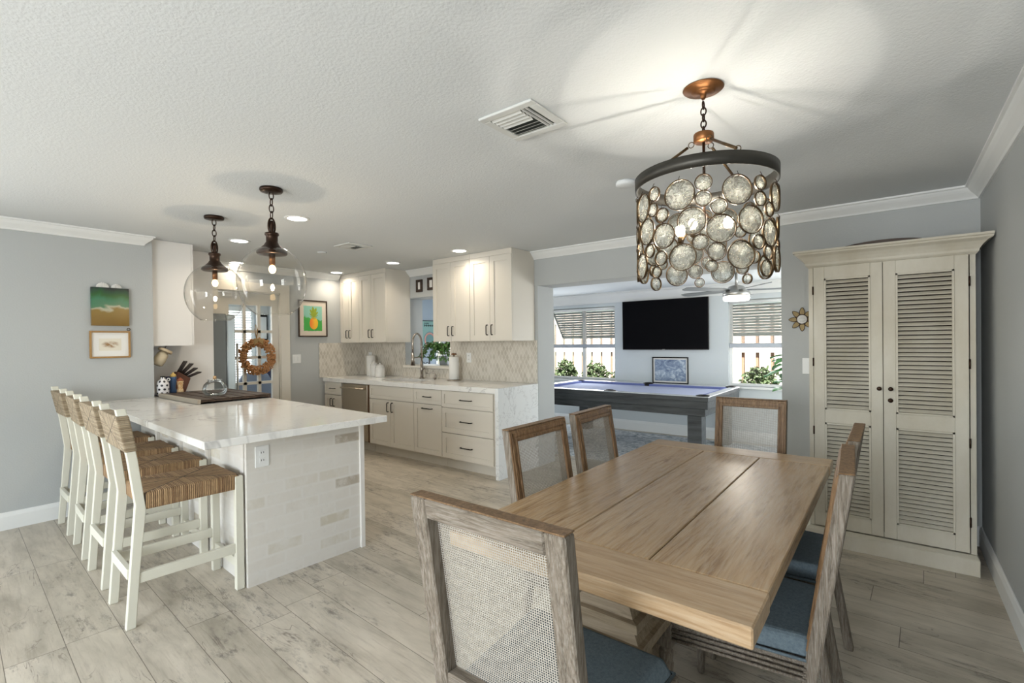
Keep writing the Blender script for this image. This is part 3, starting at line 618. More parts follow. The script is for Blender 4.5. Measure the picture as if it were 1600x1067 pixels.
# upper cabinets
def upper(x0, xm, x1, label, side=None):
    t = thing('wall_cabinet', label, 'cabinet', ((x0 + x1) / 2, 4.18, 1.39))
    MB().box(x0, x1, 4.001, YW - .003, 1.39, CZ - .002).build('carcass', CAB, t); MB().box(x0, x1, 3.985, 4.0005, 2.306, CZ - .002).build('top_fascia', CAB, t)
    for a, b, hx in ((x0, xm, xm - .035), (xm, x1, xm + .035)):
        d = shaker(MB(), a, b, 1.395, 2.304, 3.98, fr=.06).build('door', CAB, t); pull(d, hx, 1.51, 3.98, True, .105)
upper(-6.24, -6.03, -5.785, 'cream shaker wall cabinet with two doors in the far kitchen corner'); upper(-5.783, -5.51, -5.20, 'cream shaker wall cabinet with two doors, just left of the pass-through')
upper(-4.30, -4.0, -3.705, 'cream shaker wall cabinet with two doors, just right of the pass-through'); upper(-3.703, -3.41, -3.11, 'cream shaker wall cabinet with two doors beside the dining room opening')
# wall plates
def plate(name, label, cat, c, n, w=.075, h=.12, kind='outlet', m=TRIM):
    """n: 'y-' faces -y, 'x+' faces +x"""
    t = thing(name, label, cat, c); x, y, z = c
    def bb(a0, a1, z0, z1, d0, d1): return MB().box(x + a0, x + a1, y - d1, y - d0, z + z0, z + z1) if n == 'y-' else MB().box(x + d0, x + d1, y + a0, y + a1, z + z0, z + z1)
    bb(-w / 2, w / 2, -h / 2, h / 2, 0, .006).build('cover_plate', m, t, .002)
    if kind == 'outlet':
        for dz in (-.022, .022): s_ = bb(-.017, .017, dz - .014, dz + .014, .006, .008).build('socket', TRIM, t); bb(-.008, -.005, dz - .004, dz + .006, .008, .0085).build('slot', BLACK, s_); bb(.005, .008, dz - .004, dz + .006, .008, .0085).build('slot', BLACK, s_)
    else:
        for k in range(kind): cx = (k - (kind - 1) / 2) * .046; bb(cx - .012, cx + .012, -.03, .03, .006, .010).build('switch_paddle', m, t, .001)
    return t
plate('outlet_plate', 'white outlet plate on the backsplash behind the canisters', 'outlet', (-6.22 + .12, YW - .012, 1.19), 'y-'); plate('outlet_plate', 'white outlet plate on the backsplash right of the paper towels', 'outlet', (-4.10, YW - .012, 1.19), 'y-')
plate('light_switch', 'white double switch plate below the pineapple picture', 'switch', (XK, 3.327, 1.185), 'x+', .115, .115, 2)
plate('light_switch', 'white switch plate on the grey wall left of the armoire', 'switch', (-.50, YW, 1.165), 'y-', .10, .125, 1)
# framed pictures
def art_mat(kind):
    g = NG(kind + '_picture'); v = g.tc.outputs['Object']; x, y, z = g.sep(v); g.b.inputs['Roughness'].default_value = .35
    if kind == 'pineapple':
        n = g.noise(v, 18, 5, .7); n2 = g.noise(v, 45, 4, .7)
        bg = g.mix(g.math('GREATER_THAN', g.math('ADD', z, g.math('MULTIPLY_ADD', n, .16, g.math('MULTIPLY', y, .25))), .085), (.06, .38, .07), (.27, .56, .45))
        e = lambda cy_, cz_, ry, rz_: g.math('ADD', g.math('POWER', g.math('DIVIDE', g.math('SUBTRACT', y, cy_), ry), 2), g.math('POWER', g.math('DIVIDE', g.math('SUBTRACT', z, cz_), rz_), 2))
        edge = g.math('MAXIMUM', g.math('ABSOLUTE', g.math('DIVIDE', y, .145)), g.math('ABSOLUTE', g.math('DIVIDE', z, .185)))
        c = g.mix(g.math('GREATER_THAN', g.math('MULTIPLY_ADD', n2, .16, edge), 1.0), bg, (.70, .62, .52))
        bo = g.math('LESS_THAN', g.math('MULTIPLY_ADD', n2, .3, e(.012, -.065, .062, .085)), 1.12)
        c = g.mix(bo, c, g.mix(g.g(g.math('MULTIPLY_ADD', n2, .06, y), .0, .06), (.85, .22, .03), (.90, .52, .04)))
        a = g.math('ARCTAN2', g.math('SUBTRACT', y, .012), g.math('SUBTRACT', z, .01))
        le = g.math('LESS_THAN', g.math('ADD', e(.012, .075, .055, .075), g.math('MULTIPLY', g.math('SINE', g.math('MULTIPLY', a, 17)), .45)), .95)
        c = g.mix(le, c, g.mix(n2, (.08, .20, .01), (.50, .52, .05)))
    elif kind == 'green_resin':
        w = g.math('ADD', z, g.math('MULTIPLY', g.noise(g.map(v, (1, 3.5, 3.5)), 1.6, 3, .5, dist=.6), .20))
        c = g.ramp(g.math('MULTIPLY_ADD', w, 2.4, .22), (.05, (.16, .085, .006)), (.40, (.20, .125, .015)), (.45, (.40, .40, .30)), (.48, (.04, .17, .09)), (.58, (.015, .16, .08)), (.68, (.003, .09, .012)), (.77, (.005, .06, .03)), (.84, (.006, .016, .02)))
        g.b.inputs['Roughness'].default_value = .28
    elif kind == 'sketch':
        n = g.noise(g.map(v, (1, 6, 9)), 3, 4, .7); e = g.math('ADD', g.math('POWER', g.math('DIVIDE', y, .06), 2), g.math('POWER', g.math('DIVIDE', z, .032), 2))
        c = g.mix(g.math('MULTIPLY', g.math('SUBTRACT', 1, g.g(e, .2, 1.2)), g.g(n, .35, .6)), (.72, .68, .58), (.30, .17, .07))
    elif kind == 'wave':
        n = g.noise(g.map(v, (5, 1, 8), rot=(0, .5, 0)), 1.3, 7, .72, dist=1.5); c = g.ramp(n, (.36, (.10, .14, .24)), (.5, (.25, .32, .44)), (.62, (.55, .62, .68)))
    elif kind == 'rainbow':
        r = g.math('SQRT', g.math('ADD', g.math('POWER', y, 2), g.math('POWER', g.math('ADD', z, .10), 2)))
        c = g.ramp(g.math('MULTIPLY', r, 5), (.0, (.12, .26, .26)), (.45, (.12, .26, .26)), (.47, (.55, .22, .20)), (.60, (.70, .38, .30)), (.62, (.12, .20, .22)), (.75, (.25, .45, .42)))
    g.link(c, g.b.inputs['Base Color']); return g.m
def framed(name, label, face, c, w, h, fw, fm, picm, matw=0.0, th=.022, cat='picture', tilt=0):
    t = thing(name, label, cat, c); x, y, z = c
    def bb(mb, a0, a1, z0, z1, d0, d1): return mb.box(x + a0, x + a1, y - d1, y - d0, z + z0, z + z1) if face == 'y-' else mb.box(x + d0, x + d1, y + a0, y + a1, z + z0, z + z1)
    W2, H2 = w / 2, h / 2
    if fw:
        mb = MB(); bb(mb, -W2, W2, -H2, -H2 + fw, .001, th); bb(mb, -W2, W2, H2 - fw, H2, .001, th); bb(mb, -W2, -W2 + fw, -H2 + fw, H2 - fw, .001, th); bb(mb, W2 - fw, W2, -H2 + fw, H2 - fw, .001, th)
        mb.build('frame', fm, t, .002)
    if matw: bb(MB(), -W2 + fw, W2 - fw, -H2 + fw, H2 - fw, .001, .008).build('mat_board', PAPER, t)
    q = fw + matw; bb(MB(), -W2 + q, W2 - q, -H2 + q, H2 - q, .001, .011 if fw else th).build('artwork', picm, t)
    return t
framed('pineapple_picture', 'dark-framed painting of an orange pineapple on green', 'x+', (XK, 3.562, 1.728), .42, .50, .017, DARKWOOD, art_mat('pineapple'))
framed('resin_painting', 'square green and gold poured painting without a frame, above the small sketch', 'x+', (XL, 1.162, 1.72), .255, .325, 0, None, art_mat('green_resin'), th=.03)
framed('framed_sketch', 'small wood-framed brown sketch under the green painting', 'x+', (XL, 1.16, 1.397), .278, .232, .014, mat('honey_frame_wood', (.35, .20, .07), .4), art_mat('sketch'), .05)
t = thing('frame_bow', 'tiny dark ribbon loop on the top corner of the framed sketch', 'ornament', (XL + .015, 1.288, 1.53)); MB().torus((XL + .012, 1.288, 1.528), .011, .003, 'x', 12, 6).build('loop', BRONZE, t)
for y_, s_, lab in ((1.112, 1.0, 'white scalloped shell ornament on the top edge of the green painting, left one'), (1.205, .85, 'white scalloped shell ornament on the top edge of the green painting, right one')):
    mb = MB(); pts = []
    for k in range(33):
        a = PI * k / 32; r_ = (.040 + .004 * abs(math.sin(a * 8))) * s_; pts.append((y_ + r_ * math.cos(a), 1.884 + r_ * .95 * math.sin(a)))
    mb.prism(pts, XL + .006, XL + .02, 'x')
    for k in range(1, 8): a = PI * k / 8; mb.tube([(XL + .02, y_, 1.888), (XL + .024, y_ + .036 * s_ * math.cos(a), 1.886 + .034 * s_ * math.sin(a))], .0025, 5)
    tag(mb.build('shell_ornament', CERW), lab, 'ornament')
framed('wave_picture', 'black-framed blue wave picture on the wall under the television', 'y-', (-2.545, YS, .935), .53, .385, .014, BLACK, art_mat('wave'), .022)
framed('small_dark_frame', 'small thick black frame above the pass-through, left of two', 'y-', (-5.0, YW, 2.145), .12, .165, .034, DARKWOOD, PAPER)
framed('small_dark_frame', 'small thick black frame partly behind the wall cabinet above the pass-through', 'y-', (-4.77, YW, 2.155), .13, .165, .034, DARKWOOD, PAPER)
t = framed('rainbow_poster', 'teal framed rainbow poster with dark lettering on the blue games room wall', 'x+', (-6.28, 5.72, 1.53), .40, .46, .012, BLACK, art_mat('rainbow'))
mb = MB()
for k, (zz, n_, w_) in enumerate(((1.70, 4, .022), (1.655, 5, .034))):
    for j in range(n_): yy = 5.60 + j * w_ * 1.25; mb.box(-6.268, -6.266, yy, yy + w_ * .3, zz, zz + w_).box(-6.268, -6.266, yy, yy + w_ * .9, zz + w_ * .4, zz + w_ * .6)
mb.build('lettering', BLACK, t)

# ---------------------------------------------------------------- alcove, fridge
t = thing('alcove_wall_cabinet', 'plain white wall cabinet reaching the ceiling where the grey wall ends', 'cabinet', (-5.5, 1.64, 1.38))
MB().box(-5.672, -5.35, 1.476, 1.80, 1.38, CZ - .003).build('carcass', CABW, t); box(-5.672, -5.352, 1.802, 1.818, 1.39, CZ - .003).build('door', CABW, t)
t = thing('tall_end_panel', 'tall white side panel beside the refrigerator', 'panel', (-5.69, 1.8, 0)); MB().box(-5.70, -5.676, 1.476, 2.11, 0, CZ - .003).build('panel', CABW, t)
tag(box(-6.24, -5.702, 1.476, 2.10, 1.76, CZ - .003).build('fridge_top_cabinet', CABW), 'white cabinet above the refrigerator', 'cabinet')
t = thing('refrigerator', 'grey stainless refrigerator seen from its side behind the tall white panel', 'refrigerator', (-5.95, 1.9, 0))
MB().box(-6.23, -5.704, 1.49, 2.245, .02, 1.72).build('body', mat('grey_fridge_side', (.16, .17, .165), .45, .5), t); dr = box(-6.23, -5.69, 2.25, 2.335, .06, 1.71).build('door', mat('satin_fridge_steel', (.42, .46, .46), .3, .95), t, .01); MB().cyl((-5.76, 2.38, .5), (-5.76, 2.38, 1.4), .012).build('handle', STEEL, dr)
tag(MB().box(-5.672, -5.33, 1.476, 1.96, 0, .858).build('alcove_base_cabinet', CABW), 'white base cabinet under the knife block corner', 'cabinet')

# ---------------------------------------------------------------- peninsula (turned 2.6 degrees)
PR = math.radians(-2.6); PO = (-2.565, 1.965)
def pw(a, b, z=0): return (PO[0] + a * math.cos(PR) - b * math.sin(PR), PO[1] + a * math.sin(PR) + b * math.cos(PR), z)
t = thing('peninsula_worktop', 'large white quartz worktop of the kitchen peninsula', 'countertop', (PO[0], PO[1], 0), PR)
mb = MB(); poly = [(0, -1.045), (0, 0), (-2.70, 0), (-3.09, 0), (-3.09, -.37), (-2.70, -.37), (-2.752, -.52), (-2.755, -1.045)]
mb.prism([(0, -1.045), (0, 0), (-3.085, 0), (-3.085, -.365), (-2.712, -.375), (-2.688, -1.045)], .874, .914)
mb.build('slab', QUARTZ, t, .003, False)
t = thing('kitchen_peninsula', 'peninsula base clad in whitewashed brick', 'kitchen island', (PO[0], PO[1], 0), PR)
MB().box(-2.68, -.305, -.725, -.05, 0, .872).build('core', BRICK, t, world=False); MB().box(-.304, -.28, -.75, -.03, 0, .872).build('end_panel', BRICK, t, world=False)
MB().box(-.30, -.262, -.034, -.006, 0, .872).build('corner_trim', CABW, t, world=False)
for k in range(4):
    a1 = -.34 - k * .585; mb = MB(); mb.box(a1 - .585, a1, -.745, -.726, .0, .13).box(a1 - .585, a1, -.745, -.726, .80, .872).box(a1 - .05, a1, -.745, -.726, .13, .80); mb.build('side_frame', BRICK, t, world=False)
p = pw(-.28, -.665, .735); t = plate('outlet_plate', 'white outlet plate on the whitewashed brick end of the peninsula', 'outlet', p, 'x+', .078, .122); t.rotation_euler = (0, 0, PR)

# things on the peninsula
zt = .915
t = thing('noodle_board', 'dark wooden slatted board lying across the peninsula by the alcove', 'tray', (-4.75, 1.76, zt), -.03)
MB().box(-5.06, -4.30, 1.50, 2.03, zt + .012, zt + .024).build('panel', DARKWOOD, t, .002)
for k in range(5): y0 = 1.502 + k * .108; MB().box(-5.20, -4.30, y0, y0 + .092, zt + .025, zt + .034).build('plank', DARKWOOD, t, .002)
MB().box(-5.20, -4.297, 1.475, 1.50, zt + .001, zt + .036).build('front_rail', mat('grey_worn_wood', (.36, .32, .26), .7), t, .002); MB().box(-5.20, -4.30, 2.03, 2.05, zt + .001, zt + .036).build('back_rail', DARKWOOD, t, .002)
t = thing('glass_jar', 'round clear glass jar with a small wooden knob lid on the dark board', 'jar', (-4.56, 1.69, zt + .036)); jx, jy, jz = -4.56, 1.70, zt + .036
MB().lathe([(.04, 0), (.074, .006), (.089, .03), (.092, .06), (.082, .095), (.06, .118), (.05, .124), (.05, .130)], (jx, jy, jz), 32).build('bowl', JARG, t)
l = MB().lathe([(.056, .131), (.056, .137), (.0, .139)], (jx, jy, jz), 28).build('lid', JARG, t); MB().cyl((jx, jy, jz + .139), (jx, jy, jz + .165), .014, .012).build('knob', mat('light_knob_wood', (.45, .28, .13), .5), l)
tag(MB().lathe([(.17, zt), (.185, zt + .008), (.18, zt + .010), (.0, zt + .006)], (-5.44, 1.665, 0), 36).build('round_tray', mat('navy_tray_glaze', (.06, .07, .14), .3)), 'round navy and white tray in the alcove holding bottles', 'tray')
g = NG('spotted_ceramic'); x, y, z = g.sep(g.tc.outputs['Object']); aa = g.math('ARCTAN2', y, x); r_ = g.math('DIVIDE', z, .036); ri = g.math('FLOOR', r_); u = g.math('ADD', g.math('MULTIPLY', aa, 7 / (2 * PI)), g.math('MULTIPLY', g.math('MODULO', ri, 2), .5))
dd = g.math('ADD', g.math('POWER', g.math('MULTIPLY', g.math('SUBTRACT', g.math('FRACT', u), .5), 1.0), 2), g.math('POWER', g.math('MULTIPLY', g.math('SUBTRACT', g.math('FRACT', r_), .5), .9), 2))
g.link(g.mix(g.math('LESS_THAN', dd, .062), (.80, .79, .80), (.012, .014, .02)), g.b.inputs['Base Color']); g.b.inputs['Roughness'].default_value = .3
zt2 = zt + .009
t = thing('spotted_bottle', 'white ceramic bottle with black spots on the round tray', 'bottle', (-5.33, 1.548, zt2)); bx, by = -5.33, 1.548
MB().lathe([(.042, 0), (.048, .01), (.049, .10), (.040, .13), (.020, .145), (.018, .168)], (bx, by, zt2), 28).build('body', MATS['spotted_ceramic'], t); MB().cyl((bx, by, zt2 + .165), (bx, by, zt2 + .174), .019).build('stopper', BLACK, t); MB().torus((bx, by + .045, zt2 + .14), .012, .004, 'x', 12, 6).build('handle', CERW, t)
def mill(x, y, h, m1, m2, label):
    t = thing('pepper_mill', label, 'pepper mill', (x, y, zt2)); MB().lathe([(.027, 0), (.028, .03), (.02, .05), (.022, .08), (.026, h * .62), (.022, h * .68), (.027, h * .72), (.027, h * .8)], (x, y, zt2), 20).build('body', m1, t)
    MB().lathe([(.026, h * .8), (.024, h * .9), (.012, h * .94), (.009, h * .96), (.009, h), (0, h * 1.01)], (x, y, zt2), 20).build('cap', m2, t)
mill(-5.40, 1.652, .20, mat('blue_enamel', (.06, .13, .27), .3), mat('yellow_wood', (.62, .42, .12), .4), 'blue pepper mill with a yellow cap in front of the knife block')
mill(-5.345, 1.692, .15, mat('orange_patterned_glaze', (.55, .26, .08), .4, var=(60, (.75, .6, .35), .2)), mat('red_brown_cap', (.30, .08, .03), .4), 'short orange and cream patterned grinder right of the blue mill')
t = thing('knife_block', 'wooden knife block bristling with dark handles in the alcove corner', 'knife block', (-5.52, 1.68, zt2)); kx, ky = -5.56, 1.72
T = Matrix.Translation((kx, ky, zt2)); mb = MB(); mb.prism([(ky - .045, zt2), (ky + .07, zt2), (ky + .115, zt2 + .13), (ky + .01, zt2 + .20), (ky - .045, zt2 + .10)], kx - .055, kx + .055, 'x'); mb.build('block', mat('red_brown_block', (.13, .045, .022), .5), t, .003)
for i in range(3):
    for j in range(4):
        a = Vector((kx - .04 + i * .04, ky + .025 + j * .024, zt2 + .185 - j * .016)); dv = Vector((0, .40 + .13 * j, .72 - .13 * j)).normalized(); L = .13 - .015 * (j == 3) + .01 * (j % 2)
        k_ = MB().cyl(a, a + dv * L, .0062, .0072, 6).build('knife_handle', mat('dark_knife_handle', (.02, .012, .01), .35), t); MB().cyl(a + dv * L, a + dv * (L + .004), .0074, seg=6).build('end_cap', STEEL, k_)
tag(MB().box(-5.54, -5.49, 1.622, 1.668, zt2, zt2 + .16).build('dark_carton', mat('navy_carton', (.02, .02, .06), .5), bevel=.003), 'dark navy bottle box between the spotted bottle and the knife block', 'carton')
t = thing('hanging_jar', 'tilted glass jar with a wooden lid hanging under the alcove cabinet', 'jar', (-5.42, 1.53, 1.38))
R_ = Matrix.Translation((-5.40, 1.56, 1.275)) @ Matrix.Rotation(math.radians(-28), 4, 'X')
mb = MB(); mb.M = R_; mb.lathe([(.03, -.085), (.045, -.075), (.05, -.03), (.045, .03), (.032, .05)], (0, 0, 0), 24).build('jar_body', mat('sand_filled_jar', (.55, .47, .33), .25), t)
mb = MB(); mb.M = R_; mb.lathe([(.058, .055), (.060, .062), (.058, .078), (0, .080)], (0, 0, 0), 24).build('lid', mat('tan_lid_wood', (.50, .40, .26), .6), t)
MB().tube([(-5.40, 1.60, 1.38), (-5.40, 1.585, 1.345)], .003, 6).build('cord', BRONZE, t)

# ---------------------------------------------------------------- wreath
t = thing('cork_wreath', 'wreath of brown wine corks with a tan bow hanging on the french door', 'wreath', (XK + .03, 2.80, 1.235)); rnd = random.Random(3); mb = MB()
for k in range(480):
    a = rnd.uniform(0, 2 * PI); rr = rnd.uniform(.128, .225); q = Vector((XK + .028 + .045 * math.sqrt(max(0, 1 - ((rr - .18) / .05) ** 2)) * rnd.uniform(.4, 1), 2.80 + rr * math.cos(a), 1.235 + rr * math.sin(a)))
    d_ = Vector((rnd.uniform(.0, .6), math.cos(a + rnd.uniform(-.9, .9)), math.sin(a + rnd.uniform(-.9, .9)))).normalized() * .016; mb.cyl(q - d_, q + d_, .0095, seg=7)
o = mb.build('cork_ring', CORK, t); o['kind'] = 'stuff'
MB().torus((XK + .02, 2.80, 1.235), .18, .018, 'x', 36, 8).build('hoop', BURLAP, t)
mb = MB(); 
for s_ in (-1, 1): mb.hexa([(XK + .075, 2.80, 1.42), (XK + .085, 2.80, 1.42), (XK + .085, 2.80 + s_ * .055, 1.375), (XK + .075, 2.80 + s_ * .055, 1.375)], [(XK + .075, 2.80, 1.46), (XK + .085, 2.80, 1.46), (XK + .085, 2.80 + s_ * .06, 1.455), (XK + .075, 2.80 + s_ * .06, 1.455)])
mb.build('bow', BURLAP, t, .004)
MB().tube([(XK + .03, 2.80, 1.45), (XK + .02, 2.785, 1.56), (XK + .01, 2.80, 1.63), (XK + .02, 2.815, 1.56), (XK + .03, 2.80, 1.45)], .006, 6).build('hanging_strap', BURLAP, t)

# ---------------------------------------------------------------- plant on the pass-through sill
t = thing('trailing_plant', 'potted trailing green plant on the pass-through sill behind the faucet', 'plant', (-4.80, 4.62, 1.076))
MB().lathe([(.05, 0), (.065, .10), (.07, .12), (.06, .12), (.05, .10)], (-4.80, 4.62, 1.077), 24).build('pot', mat('grey_pot_glaze', (.3, .33, .36), .5), t); mb = MB(); ms = MB(); rnd = random.Random(5)
for k in range(46):
    a = rnd.uniform(0, 2 * PI); L = rnd.uniform(.14, .38); pts = []
    for j in range(9):
        f = j / 8; pts.append(Vector((-4.82 + math.cos(a) * L * f * 1.05, 4.60 + math.sin(a) * L * f * .5, 1.22 + .22 * math.sin(f * 2.2) * rnd.uniform(.85, 1.1) * (.7 + L) - .20 * f * f)))
    ms.tube(pts, .0035, 5)
    for q in pts[2:]:
        for m_ in range(4):
            d_ = Vector((rnd.gauss(0, 1), rnd.gauss(0, .7), rnd.gauss(0, .8) - .6)).normalized() * rnd.uniform(.03, .055); w_ = d_.cross(Vector((rnd.gauss(0, 1), rnd.gauss(0, 1), 1))).normalized() * .011
            mb.add([q, q + d_ * .5 + w_, q + d_, q + d_ * .5 - w_], [(0, 1, 2, 3)])
mb.build('foliage', LEAF, t); ms.build('stems', mat('brown_green_stem', (.10, .12, .04), .7), t)
# games room left side: sliding door, curtain, bistro stool
o = struct(MB().box(-6.39, -6.27, 5.86, 5.90, .03, 1.98).box(-6.39, -6.27, 6.76, 6.8, .03, 1.98).box(-6.39, -6.27, 5.9, 6.76, 1.94, 1.98).box(-6.39, -6.27, 5.9, 6.76, 0, .06).build('door_2', TRIM)); box(-6.34, -6.336, 5.9, 6.76, .06, 1.94).build('glass', PANE, o)
def curtain(y0, y1, label):
    n = 40; mb = MB(); vs = []; 
    for i in range(n + 1): y = y0 + (y1 - y0) * i / n; xx = -6.20 + .025 * math.sin(i * 1.9); vs += [(xx, y, .05), (xx, y, 1.99)]
    mb.add(vs, [(2 * i, 2 * i + 2, 2 * i + 3, 2 * i + 1) for i in range(n)], True); o = mb.build('sheer_curtain', mat('sheer_white_voile', (.85, .88, .93), .9, trans=.0, emit=None), solid=.002); tag(o, label, 'curtain')
curtain(5.92, 6.12, 'white curtain panel at the glass door seen through the pass-through')
t = thing('counter_chair', 'black metal chair silhouette seen through the pass-through', 'chair', (-6.0, 5.35, 0), .4); mb = MB(); mb.lathe([(.19, .73), (.19, .76)], (-5.85, 5.35, 0), 24); mb.build('seat', BLACK, t)
for k in range(4): a = PI / 4 + k * PI / 2; MB().cyl((-5.85 + .14 * math.cos(a), 5.35 + .14 * math.sin(a), .73), (-5.85 + .2 * math.cos(a), 5.35 + .2 * math.sin(a), 0), .012).build('leg', BLACK, t)
mb = MB().tube([(-6.0, 5.22, .75), (-6.03, 5.22, 1.14), (-6.03, 5.48, 1.14), (-6.0, 5.48, .75)], .012, 8)
for k in range(3): mb.torus((-6.02, 5.27 + k * .08, 1.02), .035, .006, 'x', 16, 6)
mb.build('backrest', BLACK, t)

# ================================================================ STOOLS
def stool_mesh(t):
    prof = [(-.214, 0), (-.192, .30), (-.170, .585), (-.198, .83), (-.240, 1.075)]
    for sx in (-1, 1):
        xo, xi = sx * .202, sx * .168; mb = MB(); w = .040
        pl = [(y - w / 2, z) for y, z in prof] + [(y + w / 2, z) for y, z in prof[::-1]]; pl[2] = (pl[2][0], .60); pl[7] = (pl[7][0] + .004, .57)
        mb.prism(pl, min(xo, xi), max(xo, xi), 'x'); mb.build('rear_post', STOOLW, t, .003, False)
        MB().box(min(xo, xi), max(xo, xi), .262, .304, 0, .642).build('leg', STOOLW, t, .003, False)
        MB().hexa([(sx * .172, -.19, .21), (sx * .196, -.19, .21), (sx * .196, .265, .21), (sx * .172, .265, .21)], [(sx * .172, -.185, .262), (sx * .196, -.185, .262), (sx * .196, .265, .262), (sx * .172, .265, .262)]).build('side_stretcher', STOOLW, t, .002, False)
    MB().box(-.17, .17, -.222, -.198, .235, .285).build('rear_stretcher', STOOLW, t, .002, False); MB().box(-.17, .17, .272, .294, .12, .17).build('foot_rail', STOOLW, t, .002, False)
    mb = MB(); mb.box(-.198, .198, -.155, .288, .566, .652); mb.build('seat', RUSH, t, .012, False, bseg=3)
    mb = MB(); mb.hexa([(-.208, -.229, .865), (.208, -.229, .865), (.208, -.178, .865), (-.208, -.178, .865)], [(-.208, -.262, 1.045), (.208, -.262, 1.045), (.208, -.210, 1.045), (-.208, -.210, 1.045)]); mb.build('woven_back', RUSHB, t, .007, False, bseg=2)
SL = ['ivory counter stool with woven rush seat, nearest the peninsula end', 'ivory counter stool with woven rush seat, second along from the peninsula end', 'ivory counter stool with woven rush seat, third along from the peninsula end', 'ivory counter stool with woven rush seat, closest to the grey wall']
SP = [(-3.115, .925), (-3.715, .955), (-4.305, .985), (-4.94, 1.012)]
s0 = thing('counter_stool', SL[0], 'stool', (SP[0][0], SP[0][1], 0), PR, 'rush-seat stools along the peninsula'); stool_mesh(s0)
for k in range(1, 4): copy_tree(s0, (SP[k][0], SP[k][1], 0), PR + (.01, -.02, .015)[k - 1], SL[k])

# ================================================================ DINING TABLE
TX0, TX1, TY0, TY1 = -1.155, -.24, 1.13, 2.955
t = thing('dining_table', 'large rectangular dining table of pale brown planks on moulded pedestals', 'table', (-.70, 2.04, 0))
for a, b in ((TX0, -.829), (-.826, -.547), (-.544, TX1)): MB().box(a, b, TY0 + .188, TY1 - .168, .712, .76).build('plank', TABLE, t, .003)
MB().box(TX0 - .002, TX1 + .003, TY0, TY0 + .185, .710, .76).build('breadboard_end', TABLEX, t, .004); MB().box(TX0 - .002, TX1 + .003, TY1 - .165, TY1, .710, .76).build('breadboard_end', TABLEX, t, .004)
for yc in (1.435, 2.63):
    prof = [(.711, .055), (.612, .078), (.608, .100), (.580, .103), (.576, .088), (.548, .108), (.544, .128), (.518, .130), (.514, .113), (.490, .136), (.486, .150), (.455, .150), (.452, .11)]
    mb = MB()
    for (z1, h1), (z0, h0) in zip(prof, prof[1:]): mb.frustum(-.71, yc, z0, h0 * .92, h0 * .80, z1, h1 * .92, h1 * .80)
    p_ = mb.build('pedestal', PED, t); mb = MB(); cur = [(.455, .12), (.38, .115), (.30, .13), (.22, .16), (.15, .205), (.10, .26)]
    for (z1, h1), (z0, h0) in zip(cur, cur[1:]): mb.frustum(-.71, yc, z0, h0 * .8, h0 * .66, z1, h1 * .8, h1 * .66)
    mb.build('column', PED, p_)
    MB().box(-1.02, -.38, yc - .10, yc + .10, 0, .05).box(-.96, -.44, yc - .085, yc + .085, .05, .10).build('foot', PED, p_, .008)
MB().box(-.74, -.66, 1.52, 2.54, .22, .31).build('stretcher', PED, t, .004)
MB().box(-.78, -.62, 1.56, 2.5, .66, .7105).build('apron', PED, t)

